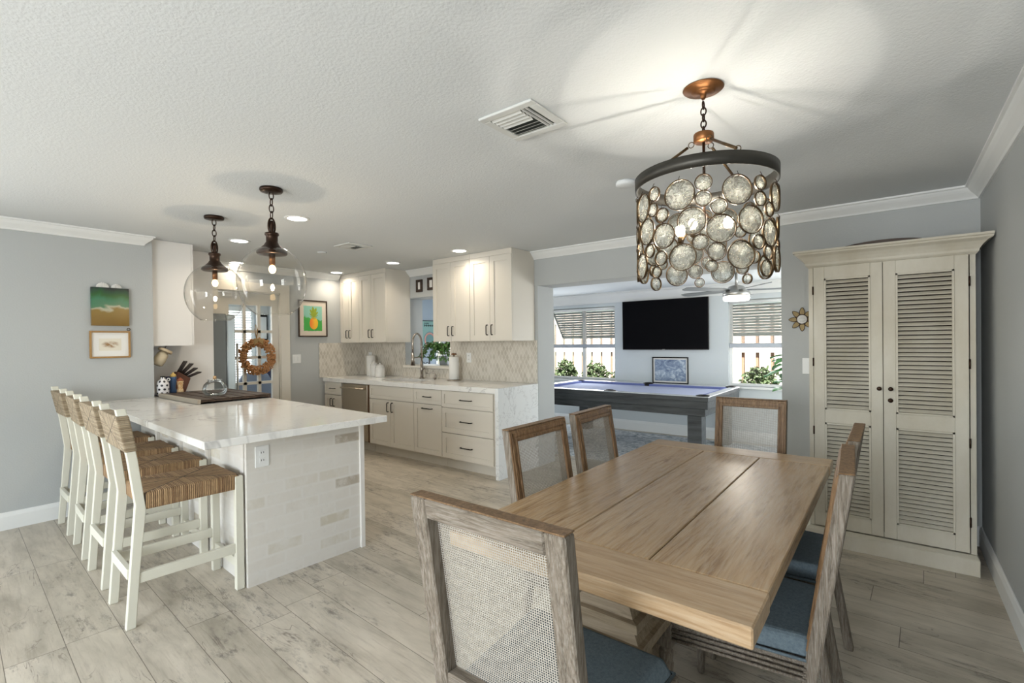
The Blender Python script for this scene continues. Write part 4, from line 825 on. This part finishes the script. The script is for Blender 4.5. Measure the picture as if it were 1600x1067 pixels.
# ================================================================ DINING CHAIRS
def chair_mesh(t):
    W2 = .228; H = 1.0; zs_, ys_ = .44, -.20; yt = -.285          # back plane from (ys_,zs_) to (yt,H)
    sl = (yt - ys_) / (H - zs_)
    def by(z): return ys_ + sl * (z - zs_)
    def slab(mb, x0, x1, z0, z1, f, b):
        y0, y1 = by(z0), by(z1); mb.hexa([(x0, y0 - b, z0), (x1, y0 - b, z0), (x1, y0 + f, z0), (x0, y0 + f, z0)], [(x0, y1 - b, z1), (x1, y1 - b, z1), (x1, y1 + f, z1), (x0, y1 + f, z1)])
    fw = .052; zb = .535
    for sx in (-1, 1):
        a, b = sorted((sx * W2, sx * (W2 - fw))); mb = MB(); slab(mb, a, b, .36, H, .014, .024)
        mb.hexa([(a + .006, -.262, 0), (b - .006, -.262, 0), (b - .006, -.228, 0), (a + .006, -.228, 0)], [(a, by(.36) - .016, .36), (b, by(.36) - .016, .36), (b, by(.36) + .012, .36), (a, by(.36) + .012, .36)])
        st = mb.build('rear_post', OAKG, t, .004, False)
        mb = MB(); xi = sx * (W2 - .012); xj = sx * (W2 - .030); a2, b2 = sorted((xi, xj)); slab(mb, a2, b2, .50, H - .012, .020, -.010); a3, b3 = sorted((sx * (W2 - .036), sx * (W2 - .050))); slab(mb, a3, b3, zb + .0, H - .036, .021, -.010); a4, b4 = sorted((sx * (W2 - .002), sx * (W2 - fw))); slab(mb, a4, b4, .47, H - .002, .017, -.010)
        mb.build('molding', OAKB, st, .003, False)
    mb = MB(); slab(mb, -W2 + fw, W2 - fw, H - fw, H, .014, .024); tr_ = mb.build('top_rail', OAKX, t, .004, False)
    mb = MB(); slab(mb, -W2 + .012, W2 - .012, H - .030, H - .012, .020, -.010); slab(mb, -W2 + .036, W2 - .036, H - .050, H - .036, .021, -.010); slab(mb, -W2 + fw, W2 - fw, H - fw, H - .002, .017, -.010); slab(mb, -W2 + .0005, W2 - .0005, H, H + .004, .017, .024); mb.build('molding', OAKB, tr_, .003, False)
    mb = MB(); slab(mb, -W2 + fw, W2 - fw, zb - .05, zb, .014, .024); mb.build('lower_rail', OAKX, t, .004, False)
    mb = MB(); x0, x1 = -W2 + fw - .004, W2 - fw + .004
    mb.add([(x0, by(zb) + .011, zb), (x1, by(zb) + .011, zb), (x1, by(H - fw) + .011, H - fw), (x0, by(H - fw) + .011, H - fw)], [(0, 1, 2, 3)]); mb.build('cane_panel', CANE, t, 0, False)
    # seat
    q = lambda z, g_: [(-W2 - g_ + .01, -.20, z), (W2 + g_ - .01, -.20, z), (W2 + .025 + g_, .245 + g_, z), (-W2 - .025 - g_, .245 + g_, z)]
    mb = MB(); mb.hexa(q(.375, -.006), q(.44, -.006)); ap = mb.build('seat_rail', OAKX, t, .004, False)
    mb = MB()
    for z in (.388, .404, .420):
        pts = [(-W2 - .001, -.19, z), (-W2 - .021, .241, z), (W2 + .021, .241, z), (W2 + .001, -.19, z)]; mb.tube([Vector(p) for p in pts[:2]], .005, 6).tube(pts[1:3], .005, 6).tube(pts[2:], .005, 6)
    mb.build('reeding', OAKX, ap, 0, False)
    mb = MB(); mb.hexa(q(.44, -.008), q(.495, -.03)); cu = mb.build('seat_cushion', SLATE, t, .016, False, bseg=3)
    pts = [(-W2 + .004, -.19, .444), (-W2 - .015, .236, .444), (W2 + .015, .236, .444), (W2 - .004, -.19, .444)]; MB().tube(pts, .005, 6).build('piping', SLATE, cu, 0, False)
    for sx in (-1, 1):
        cx, cy_ = sx * (W2 - .002), .218; mb = MB(); mb.box(cx - .026, cx + .026, cy_ - .026, cy_ + .026, .355, .438)
        mb.lathe([(.012, 0), (.016, .012), (.013, .03), (.0155, .045), (.023, .27), (.025, .29), (.019, .30), (.024, .315), (.024, .33), (.018, .34), (.022, .355)], (cx, cy_, 0), 16)
        mb.build('leg', OAKG, t, .002, False)
CG = 'cane-back dining chairs around the table'
CHL = ['cane-back dining chair in the foreground with its back to the near table end', 'cane-back dining chair on the kitchen side, nearer one', 'cane-back dining chair on the kitchen side, farther one', 'cane-back dining chair at the far table end by the pool room', 'cane-back dining chair seen edge-on at the right of the table, nearer one', 'cane-back dining chair seen edge-on at the right of the table, nearer the armoire']
c0 = thing('dining_chair', CHL[0], 'chair', (-.727, 1.105, 0), 0, CG); chair_mesh(c0)
for x, y, r, l, sc in [(-1.015, 1.84, -PI / 2, CHL[1], None), (-1.02, 2.385, -PI / 2 + .03, CHL[2], (.95, 1, 1)), (-.705, 3.06, PI, CHL[3], (.90, 1, 1)), (-.40, 1.84, PI / 2 + .05, CHL[4], None), (-.40, 2.40, PI / 2, CHL[5], None)]:
    copy_tree(c0, (x, y, 0), r, l, CG, sc)

# ================================================================ ARMOIRE
t = thing('armoire', 'tall distressed cream armoire with louvered double doors', 'armoire', (-.03, 4.1, 0)); AF = 3.86
MB().box(-.443, -.418, AF, 4.375, .11, 1.875).box(.36, .385, AF, 4.375, .11, 1.875).box(-.418, .36, 4.355, 4.375, .11, 1.875).box(-.418, .36, AF + .03, 4.36, .11, .13).box(-.418, .36, AF + .0, 4.36, 1.868, 1.878).build('body', ARM, t)
box(-.416, .358, AF + .055, AF + .06, .13, 1.866).build('interior_shade_sheet', ARMD, t)  # dark sheet behind the louvers stands in for the unlit interior
mb = MB(); mb.box(-.465, .395, AF - .05, 4.37, 0, .096); mb.hexa([(-.465, AF - .05, .096), (.395, AF - .05, .096), (.395, 4.37, .096), (-.465, 4.37, .096)], [(-.445, AF - .02, .112), (.385, AF - .02, .112), (.385, 4.37, .112), (-.445, 4.37, .112)]); mb.build('plinth', ARM, t, .003)
mb = MB(); pr = [(1.855, .0), (1.866, .010), (1.872, .014), (1.885, .016), (1.905, .028), (1.925, .045), (1.94, .068), (1.95, .072), (1.953, .080), (1.966, .080)]
def ring(z, d): return [(-.445 - d, AF - .005 - d, z), (.385 + min(d, .070), AF - .005 - d, z), (.385 + min(d, .070), 4.378, z), (-.445 - d, 4.378, z)]
for (z0, d0), (z1, d1) in zip(pr, pr[1:]): mb.hexa(ring(z0, d0), ring(z1, d1))
mb.build('cornice', ARM, t)
def adoor(x0, x1, knobx, hx):
    y0, y1 = AF - .018, AF + .006; s1, s2 = x0 + .062, x1 - .062
    mb = MB(); mb.box(x0, s1, y0, y1, .12, 1.856).box(s2, x1, y0, y1, .12, 1.856).box(s1, s2, y0, y1, .12, .215).box(s1, s2, y0, y1, .815, .905).box(s1, s2, y0, y1, 1.775, 1.856)
    d = mb.build('door', ARM, t, .002)
    for z0, z1 in ((.215, .815), (.905, 1.775)):
        mb = MB(); n = int(round((z1 - z0 - .02) / .0262)); st = (z1 - z0 - .02) / n
        mb.box(s1, s1 + .010, y0 - .004, y1, z0, z1).box(s2 - .010, s2, y0 - .004, y1, z0, z1).box(s1, s2, y0 - .004, y1, z0, z0 + .010).box(s1, s2, y0 - .004, y1, z1 - .010, z1)
        for k in range(n):
            zc = z0 + .01 + (k + .5) * st; mb.hexa([(s1 + .01, y0 + .001, zc - .011), (s2 - .01, y0 + .001, zc - .011), (s2 - .01, y0 + .018, zc + .004), (s1 + .01, y0 + .018, zc + .004)], [(s1 + .01, y0 - .002, zc - .006), (s2 - .01, y0 - .002, zc - .006), (s2 - .01, y0 + .015, zc + .009), (s1 + .01, y0 + .015, zc + .009)])
        mb.build('louver_panel', ARM, d)
    MB().lathe([(.006, -.0), (.006, -.012), (.013, -.018), (.013, -.026), (.004, -.03)], (knobx, y0, 1.058), 16, 'y').build('knob', BRONZE, d)
    for z in (.30, .76, 1.22, 1.70): MB().cyl((hx, y0 - .002, z - .028), (hx, y0 - .002, z + .028), .005, seg=8).build('hinge', BRONZE, d)
    return d
adoor(-.414, -.043, -.062, -.416); d2 = adoor(-.040, .354, -.005, .357)
MB().lathe([(.014, 0), (.014, -.004), (.0, -.005)], (-.006, AF - .018, .985), 16, 'y').build('keyhole_plate', BRONZE, d2)
pts = [(-.31 + .49 * k / 16, 1.967 + .034 * math.sin(PI * k / 16) ** .6 + .012 * k / 16) for k in range(17)]
mb = MB(); mb.prism([(-.31, 1.967)] + [(a, b + .002) for a, b in pts[1:-1]] + [(.18, 1.967)], 3.93, 3.96, 'y'); tag(mb.build('arched_board', DARKWOOD, bevel=.002), 'low dark wooden arched board lying on top of the armoire', 'board')
# metal flower
t = thing('metal_flower', 'brass petalled flower wall ornament with a round white text disc, left of the armoire', 'ornament', (-.555, YW, 1.53)); fx, fz = -.548, 1.528
for k in range(8):
    a = k * PI / 4; mb = MB(); cc = Vector((fx + .062 * math.cos(a), YW - .012, fz + .062 * math.sin(a))); pts = []
    for j in range(14):
        b = 2 * PI * j / 14; u, w = .030 * math.cos(b), .017 * math.sin(b) * (1 - .35 * math.cos(b)); pts.append((cc.x + u * math.cos(a) - w * math.sin(a), cc.z + u * math.sin(a) + w * math.cos(a)))
    mb.prism(pts, YW - .014, YW - .008, 'y'); p_ = mb.build('petal', mat('aged_olive_brass', (.10, .072, .03), .4, .7), t); MB().tube([(q[0], YW - .014, q[1]) for q in pts], .0022, 5, closed=True).build('petal_rim', BRONZE, p_)
dk = MB().lathe([(.036, -.010), (.036, -.018), (0, -.018)], (fx, YW, fz), 28, 'y').build('centre_disc', PAPER, t); MB().torus((fx, YW - .017, fz), .037, .0035, 'y', 28, 6).build('disc_rim', BRONZE, dk)
mb = MB()
for k, w in enumerate((.012, .022, .026, .024, .014)): mb.box(fx - w, fx + w, YW - .0195, YW - .0185, fz + .017 - k * .009, fz + .0185 - k * .009)
mb.build('text_lines', BLACK, dk)

# ================================================================ CEILING FIXTURES
def link_chain(mb, p0, p1, n, r=.0035, w=.013):
    p0, p1 = Vector(p0), Vector(p1); d = (p1 - p0) / n; L = d.length
    for i in range(n):
        c_ = p0 + d * (i + .5); mb.torus(c_, 1.0, r, 'y' if i % 2 else 'x', 16, 5, w, L * .62)
def pendant(x, y, label):
    t = thing('globe_pendant', label, 'pendant light', (x, y, CZ)); z = CZ
    MB().lathe([(.066, z - .001), (.068, z - .012), (.064, z - .022), (.03, z - .026), (0, z - .028)], (x, y, 0), 32).build('canopy', BRONZE, t)
    mb = MB(); link_chain(mb, (x, y, z - .025), (x, y, 2.175), 4, .0035, .014); mb.build('chain', BRONZE, t)
    mb = MB(); mb.torus((x, y, 2.125), 1.0, .006, 'x', 20, 6, .021, .052); mb.box(x - .009, x + .009, y - .024, y + .024, 2.05, 2.085)
    mb.lathe([(.012, 2.16), (.016, 2.13), (.010, 2.10), (.018, 2.06), (.018, 2.05)], (x, y, 0), 16); mb.build('yoke', BRONZE, t)
    mb = MB(); mb.lathe([(.020, 2.085), (.040, 2.083), (.042, 2.072), (.036, 2.064), (.034, 2.060), (.034, 2.025), (.040, 2.018), (.048, 2.004), (.058, 1.996), (.066, 1.985), (.082, 1.976), (.088, 1.968), (.090, 1.955), (.084, 1.948), (.05, 1.948)], (x, y, 0), 32); mb.build('cap', BRONZE, t)
    R = .202; zc = 1.772; pr = [(R * math.sin(a), zc + R * math.cos(a) * 1.14) for a in [math.radians(q) for q in range(25, 151, 5)]]
    mb = MB(); vs = []; seg = 48; n = len(pr)
    for i in range(seg): a = 2 * PI * i / seg; vs += [(x + r_ * math.cos(a), y + r_ * math.sin(a), z_) for r_, z_ in pr]
    mb.add(vs, [(i * n + k, ((i + 1) % seg) * n + k, ((i + 1) % seg) * n + k + 1, i * n + k + 1) for i in range(seg) for k in range(n - 1)], True)
    gl = mb.build('glass_globe', GLOBE, t); MB().torus((x, y, pr[-1][1]), pr[-1][0], .0022, 'z', 48, 6).build('rim', GLOBE, gl)
    so = MB().cyl((x, y, 1.95), (x, y, 1.885), .018).build('socket', GOLD, t); MB().ball((x, y, 1.856), .021, 1.25).build('bulb', BULB, so)
    light('pendant_lamp', 'POINT', (x, y, 1.80), 3.0, (1, .80, .55), radius=.012)
pendant(-3.075, 1.487, 'clear glass globe pendant with bronze cap, nearer the dining area'); pendant(-4.075, 1.532, 'clear glass globe pendant with bronze cap, nearer the grey wall')

HX, HY = -.575, 1.969
t = thing('disc_chandelier', 'drum chandelier of round seeded glass discs hanging over the dining table', 'chandelier', (HX, HY, CZ))
MB().lathe([(.074, CZ - .001), (.076, CZ - .004), (.070, CZ - .009), (.046, CZ - .011), (.043, CZ - .018), (.036, CZ - .022), (.012, CZ - .024), (.010, CZ - .038), (.005, CZ - .045)], (HX, HY, 0), 36).build('canopy', GOLD, t)
mb = MB(); link_chain(mb, (HX, HY, CZ - .055), (HX, HY, 2.187), 5, .003, .010); mb.build('chain', BRONZE, t)
MB().lathe([(.010, 2.19), (.036, 2.186), (.038, 2.182), (.038, 2.158), (.034, 2.153), (.0, 2.152)], (HX, HY, 0), 28).build('hub', GOLD, t)
RR = .262; mb = MB(); mb.lathe([(RR - .008, 1.976), (RR, 1.974), (RR + .001, 2.021), (RR - .010, 2.022), (RR - .012, 2.018)], (HX, HY, 0), 72, closed=True); mb.build('top_ring', RINGM, t)
for k in range(3):
    a = math.radians(-168 + 120 * k); mb = MB(); c1, s1 = math.cos(a), math.sin(a)
    mb.torus((HX + .046 * c1, HY + .046 * s1, 2.150), .011, .0018, 'y', 14, 5); mb.cyl((HX + .058 * c1, HY + .058 * s1, 2.142), (HX + (RR - .024) * c1, HY + (RR - .024) * s1, 2.036), .0055); mb.torus((HX + (RR - .014) * c1, HY + (RR - .014) * s1, 2.030), .010, .0018, 'y', 14, 5)
    mb.build('hanger_rod', GOLDD, t)
MB().cyl((HX, HY, 2.155), (HX, HY, 1.86), .0055).ball((HX, HY, 1.86), .018).build('stem', BRONZE, t)
for k, (bx_, by_, bz_) in enumerate([(-.635, 2.02, 1.845), (-.645, 1.90, 1.80), (-.475, 1.925, 1.81)]):
    ar = MB().tube([(HX, HY, 1.865), ((HX + bx_) / 2, (HY + by_) / 2, 1.84), (bx_, by_, bz_ - .05), (bx_, by_, bz_ - .035)], .004, 6).cyl((bx_, by_, bz_ - .045), (bx_, by_, bz_ - .018), .011).build('lamp_arm', GOLDD, t)
    MB().lathe([(.009, -.018), (.016, -.008), (.019, .006), (.016, .020), (.006, .028), (0, .03)], (bx_, by_, bz_), 14).build('bulb', BULBC, ar)
    light('chandelier_lamp', 'POINT', (bx_, by_, bz_ + .045), 3.4, (1, .93, .82), radius=.006)
DL = [(-92.4, 1.891, .054), (-74.2, 1.921, .029), (-74.3, 1.866, .028), (-49.2, 1.89, .052), (-28.3, 1.919, .026), (-28.4, 1.864, .026), (-116.5, 1.92, .027), (-118.5, 1.864, .026), (-107.8, 1.834, .026), (-133.3, 1.888, .054), (-63.1, 1.836, .028), (-83.1, 1.793, .049), (-61.6, 1.759, .049), (-37.9, 1.789, .049), (-126.8, 1.79, .049), (-106.5, 1.757, .046), (-17.0, 1.833, .026), (-5.0, 1.886, .052), (-16.3, 1.751, .047), (-76.7, 1.717, .028), (-64.9, 1.681, .031), (-46.4, 1.668, .049), (-90.3, 1.671, .048), (-122.7, 1.715, .026), (-109.6, 1.679, .027), (-30.4, 1.715, .026), (-18.8, 1.682, .026), (-21.8, 1.626, .030), (-136.9, 1.667, .05), (-114.3, 1.631, .022), (-.4, 1.667, .048), (-68.7, 1.632, .021)]
full = list(DL) + [(a + 180, z, r) for a, z, r in DL] + [(-152, 1.80, .035), (-156, 1.90, .05), (-155, 1.70, .045), (-160, 1.64, .022), (-172, 1.755, .04), (12, 1.79, .04), (20, 1.91, .05), (22, 1.72, .04), (34, 1.82, .03)]
keep = []
for a, z, r in full:
    if all(math.hypot(math.radians((a - b + 180) % 360 - 180) * .25, z - zz) > (r + rr_) * .86 for b, zz, rr_ in keep): keep.append((a, z, r))
proto = {}
for a, z, r in keep:
    th = math.radians(a); r = round(r, 3)
    if r not in proto:
        mb = MB(); n = 28; prf = [(r - .0028, -.003), (r, -.0048), (r + .0003, .0048), (r - .0025, .003)]; mb.lathe(prf, (0, 0, 0), n, 'x', closed=True); mr = mb.build('glass_disc', GOLDD, t, 0, False)
        mb = MB(); mb.lathe([(r - .004, .0), (r * .6, .0025), (0, .003)], (0, 0, 0), n, 'x'); mg = mb.build('disc_glass', DISC, mr, 0, False)
        mb = MB(); mb.tube([(.006, 0, r * .78), (.007, 0, r * 1.0), (0, 0, r + .012)], .0012, 4); mh = mb.build('hook', BRONZE, mr, 0, False); proto[r] = mr; o = mr
    else:
        o = proto[r].copy(); C.objects.link(o)
        for k_ in kids(proto[r]): q = k_.copy(); C.objects.link(q); q.parent = o
    o.location = (math.cos(th) * .252, math.sin(th) * .252, z - CZ); o.rotation_euler = (0, 0, th)

def can(x, y, label, p=2.8):
    t = thing('downlight', label, 'recessed light', (x, y, CZ)); MB().lathe([(.072, CZ - .006), (.092, CZ - .004), (.094, CZ - .0005), (.072, CZ - .0005)], (x, y, 0), 32, closed=True).build('trim_ring', TRIM, t)
    MB().lathe([(.071, CZ - .004), (0, CZ - .0045)], (x, y, 0), 32).build('lens', CANL, t)
    light('downlight_lamp', 'AREA', (x, y, CZ - .02), p, (1.0, .86, .68), .13, spread=math.radians(150), shape='DISK')
for x, y, l in [(-3.652, 1.964, 'round lit downlight just right of the nearer globe pendant'), (-4.844, 2.036, 'round lit downlight between the two globe pendants'), (-6.15, 2.55, 'round lit downlight farthest back, left side of the kitchen ceiling'), (-6.03, 3.80, 'round lit downlight in front of the far corner wall cabinets'), (-4.809, 3.80, 'round lit downlight in front of the pass-through'), (-3.649, 3.77, 'round lit downlight in front of the wall cabinets by the opening')]: can(x, y, l)
def vent(x, y, w, label):
    t = thing('ceiling_vent', label, 'vent', (x, y, CZ)); h_ = w / 2; z0, z1 = CZ - .012, CZ - .0005; i_ = h_ - .038
    mb = MB(); mb.box(x - h_, x + h_, y - h_, y - i_, z0, z1).box(x - h_, x + h_, y + i_, y + h_, z0, z1).box(x - h_, x - i_, y - i_, y + i_, z0, z1).box(x + i_, x + h_, y - i_, y + i_, z0, z1); mb.build('frame', mat('vent_white', (.62, .63, .61), .5), t, .003)
    box(x - i_, x + i_, y - i_, y + i_, CZ - .003, CZ - .0005).build('backing', mat('vent_dark', (.05, .06, .05), .9), t)
    for k in range(7):
        yy = y - i_ + .02 + k * (2 * i_ - .05) / 6; s_ = 1 if k > 3 else -1
        MB().hexa([(x - i_, yy, z0 - .002), (x + i_ - .05, yy, z0 - .002), (x + i_ - .05, yy + .003, z0 - .002), (x - i_, yy + .003, z0 - .002)], [(x - i_, yy + s_ * .02, z1 - .003), (x + i_ - .05, yy + s_ * .02, z1 - .003), (x + i_ - .05, yy + s_ * .02 + .003, z1 - .003), (x - i_, yy + s_ * .02 + .003, z1 - .003)]).build('slat', MATS['vent_white'], t)
    for k in range(2): xx = x + i_ - .04 + k * .02; MB().box(xx, xx + .005, y - i_, y + i_, z0, z1 - .003).build('slat', MATS['vent_white'], t)
vent(-1.283, 1.743, .285, 'square white ceiling air vent left of the chandelier'); vent(-4.262, 2.876, .27, 'small square ceiling vent over the kitchen')
tag(MB().lathe([(.06, CZ - .001), (.062, CZ - .02), (.05, CZ - .028), (0, CZ - .03)], (-1.292, 2.819, 0), 32).build('smoke_detector', CEIL), 'round white smoke detector on the ceiling left of the chandelier shade', 'smoke detector')
tag(MB().lathe([(.05, CZ - .001), (.045, CZ - .01), (0, CZ - .012)], (-4.808, 2.858, 0), 24).build('ceiling_sensor', CEIL), 'tiny flat white disc on the kitchen ceiling left of the small vent', 'sensor')

# ================================================================ GAMES ROOM
t = thing('television', 'large black flat television on the far games room wall', 'television', (-2.62, YS, 1.6))
MB().box(-3.265, -1.985, YS - .055, YS - .03, 1.235, 1.972).build('body', BLACK, t, .003); box(-3.255, -1.995, YS - .057, YS - .0552, 1.25, 1.965).build('screen', TVM, t); box(-2.8, -2.45, YS - .03, YS - .001, 1.45, 1.75).build('wall_mount', BLACK, t)
MB().box(-2.64, -2.60, YS - .058, YS - .0555, 1.238, 1.244).build('badge', STEEL, t)
PX0, PX1, PY0, PY1 = -3.98, -1.56, 5.43, 6.82; pz = .755
t = thing('pool_table', 'charcoal pool table with periwinkle felt and square legs', 'pool table', ((PX0 + PX1) / 2, 6.12, 0))
MB().box(PX0 + .14, PX1 - .14, PY0 + .14, PY1 - .14, .70, .722).build('bed', FELT, t)
mb = MB(); r_ = .10
for m_, a_, b_, z0, z1 in ((RAILW, 0, 'rail_top', pz - .008, pz), (POOLW, .006, 'rail', .70, pz - .008)): MB().box(PX0 + a_, PX1 - a_, PY0 + a_, PY0 + r_, z0, z1).box(PX0 + a_, PX1 - a_, PY1 - r_, PY1 - a_, z0, z1).box(PX0 + a_, PX0 + r_, PY0 + r_, PY1 - r_, z0, z1).box(PX1 - r_, PX1 - a_, PY0 + r_, PY1 - r_, z0, z1).build(b_, m_, t, .002)
mb = MB(); q = r_ + .045; mb.box(PX0 + q, PX1 - q, PY0 + r_, PY0 + q, .722, pz - .006).box(PX0 + q, PX1 - q, PY1 - q, PY1 - r_, .722, pz - .006).box(PX0 + r_, PX0 + q, PY0 + q, PY1 - q, .722, pz - .006).box(PX1 - q, PX1 - r_, PY0 + q, PY1 - q, .722, pz - .006); mb.build('cushion', FELTD, t)
mb = MB(); e_ = .012; mb.box(PX0 + e_, PX1 - e_, PY0 + e_, PY0 + .05, .615, .70).box(PX0 + e_, PX1 - e_, PY1 - .05, PY1 - e_, .615, .70).box(PX0 + e_, PX0 + .05, PY0 + .05, PY1 - .05, .615, .70).box(PX1 - .05, PX1 - e_, PY0 + .05, PY1 - .05, .615, .70).box(PX0 + .05, PX1 - .05, PY0 + .05, PY1 - .05, .53, .699); mb.build('cabinet_frame', POOLW, t, .004)
for x_ in (PX0 + .13, PX1 - .245):
    for y_ in (PY0 + .05, PY1 - .21): MB().box(x_, x_ + .155, y_, y_ + .16, .011, .53).build('leg', POOLW, t, .004)
for x_ in (PX0 + .08, (PX0 + PX1) / 2, PX1 - .08):
    for y_ in (PY0 + .08, PY1 - .08): MB().lathe([(.072, .70), (.076, pz + .006), (.052, pz + .012), (.050, .73), (.0, .728)], (x_, y_, 0), 20).build('pocket', BLACK, t)
tag(box(-5.4, -.95, 5.0, 6.83, .001, .011).build('area_rug', RUGM), 'large distressed blue-grey patterned rug under the pool table', 'rug')
def fan(x, y, label, rot, lit=True):
    t = thing('ceiling_fan', label, 'ceiling fan', (x, y, SZ)); zf_ = 1.875
    MB().cyl((x, y, SZ), (x, y, SZ - .04), .06).cyl((x, y, SZ - .04), (x, y, zf_ + .06), .015).build('downrod', STEEL, t)
    MB().lathe([(.03, zf_ + .085), (.075, zf_ + .07), (.10, zf_ + .03), (.13, zf_ + .015), (.138, zf_ - .01), (.13, zf_ - .035), (.0, zf_ - .036)], (x, y, 0), 32).build('motor_housing', STEEL, t)
    MB().lathe([(.128, zf_ - .036), (.132, zf_ - .06), (.122, zf_ - .082), (0, zf_ - .088)], (x, y, 0), 32).build('light_bowl', FANL if lit else CERW, t)
    for k in range(5):
        a = rot + k * 2 * PI / 5; mb = MB(); mb.M = Matrix.Translation((x, y, zf_ + .03)) @ Matrix.Rotation(a, 4, 'Z') @ Matrix.Rotation(math.radians(11), 4, 'X')
        mb.prism([(.10, -.02), (.20, -.05), (.62, -.062), (.66, -.04), (.66, .03), (.60, .05), (.20, .05), (.10, .02)], -.004, .004); mb.build('blade', mat('grey_fan_blade', (.20, .215, .22), .4), t)
    if lit: light('fan_lamp', 'POINT', (x, y, zf_ - .12), 6, (1, .92, .78), radius=.08)
fan(-1.31, 5.6, 'brushed steel ceiling fan with a lit bowl seen under the chandelier', .35); fan(-4.25, 5.35, 'steel ceiling fan whose blade tip shows at the left of the opening', .12, False)
t = thing('broadleaf_plant', 'broad-leaved green houseplant in front of the right games room window', 'plant', (-.72, 6.2, 0)); rnd = random.Random(9)
MB().lathe([(.13, 0), (.17, .30), (.18, .33), (.16, .33), (.15, .28)], (-.72, 6.2, .0), 28).build('pot', CERW, t); mb = MB(); ms = MB()
for k in range(16):
    a = rnd.uniform(0, 2 * PI) if k > 7 else PI + rnd.uniform(-.9, .9); zt_ = rnd.uniform(.78, 1.22); rr = rnd.uniform(.10, .22); b_ = Vector((-.72 + rr * math.cos(a), 6.2 + rr * math.sin(a), zt_)); ms.tube([(-.72, 6.2, .28), (-.72 + rr * .3 * math.cos(a), 6.2 + rr * .3 * math.sin(a), zt_ * .7), b_], .008, 6)
    d_ = Vector((math.cos(a), math.sin(a), rnd.uniform(-.3, .7))).normalized(); w_ = d_.cross(Vector((0, 0, 1))).normalized(); u_ = w_.cross(d_); L = rnd.uniform(.22, .32); vs = []; fs = []
    for i in range(9):
        f = i / 8; c_ = b_ + d_ * L * f - Vector((0, 0, 1)) * .10 * f * f; hw = .095 * math.sin(PI * min(f * .93 + .05, 1)) ** .7
        for s_ in (-1, -.5, 0, .5, 1): vs.append(c_ + w_ * hw * s_ + u_ * (abs(s_) * .02 + .006 * math.sin(f * 20) * abs(s_)))
    fs = [(i * 5 + j, i * 5 + j + 1, (i + 1) * 5 + j + 1, (i + 1) * 5 + j) for i in range(8) for j in range(4)]; mb.add(vs, fs, True)
mb.build('foliage', LEAFB, t, solid=.002); ms.build('stems', LEAF, t)
o = struct(MB().box(-5.41, -5.31, -2.35, -2.3, .35, 2.1).box(-5.41, -5.31, -.55, -.5, .35, 2.1).box(-5.41, -5.31, -2.3, -.55, 2.05, 2.1).box(-5.41, -5.31, -2.3, -.55, .35, .4).build('window_5', TRIM)); box(-5.37, -5.365, -2.3, -.55, .4, 2.05).build('glass', PANE, o)  # added side window out of view, frame for the dining fill light
# rear wall glass doors and window frames behind the camera
o = struct(MB().box(-4.3, -4.24, -3.38, -3.29, .02, 2.1).box(-1.21, -1.15, -3.38, -3.29, .02, 2.1).box(-4.24, -1.21, -3.38, -3.29, 2.04, 2.1).box(-2.76, -2.70, -3.38, -3.29, .02, 2.04).build('door_3', TRIM)); box(-4.24, -1.21, -3.34, -3.335, .02, 2.04).build('glass', PANE, o)
o = struct(MB().box(-1.1, -1.05, -3.38, -3.29, .6, 2.1).box(.05, .1, -3.38, -3.29, .6, 2.1).box(-1.05, .05, -3.38, -3.29, 2.05, 2.1).box(-1.05, .05, -3.38, -3.29, .6, .65).build('window_4', TRIM)); box(-1.05, .05, -3.34, -3.335, .65, 2.05).build('glass', PANE, o)
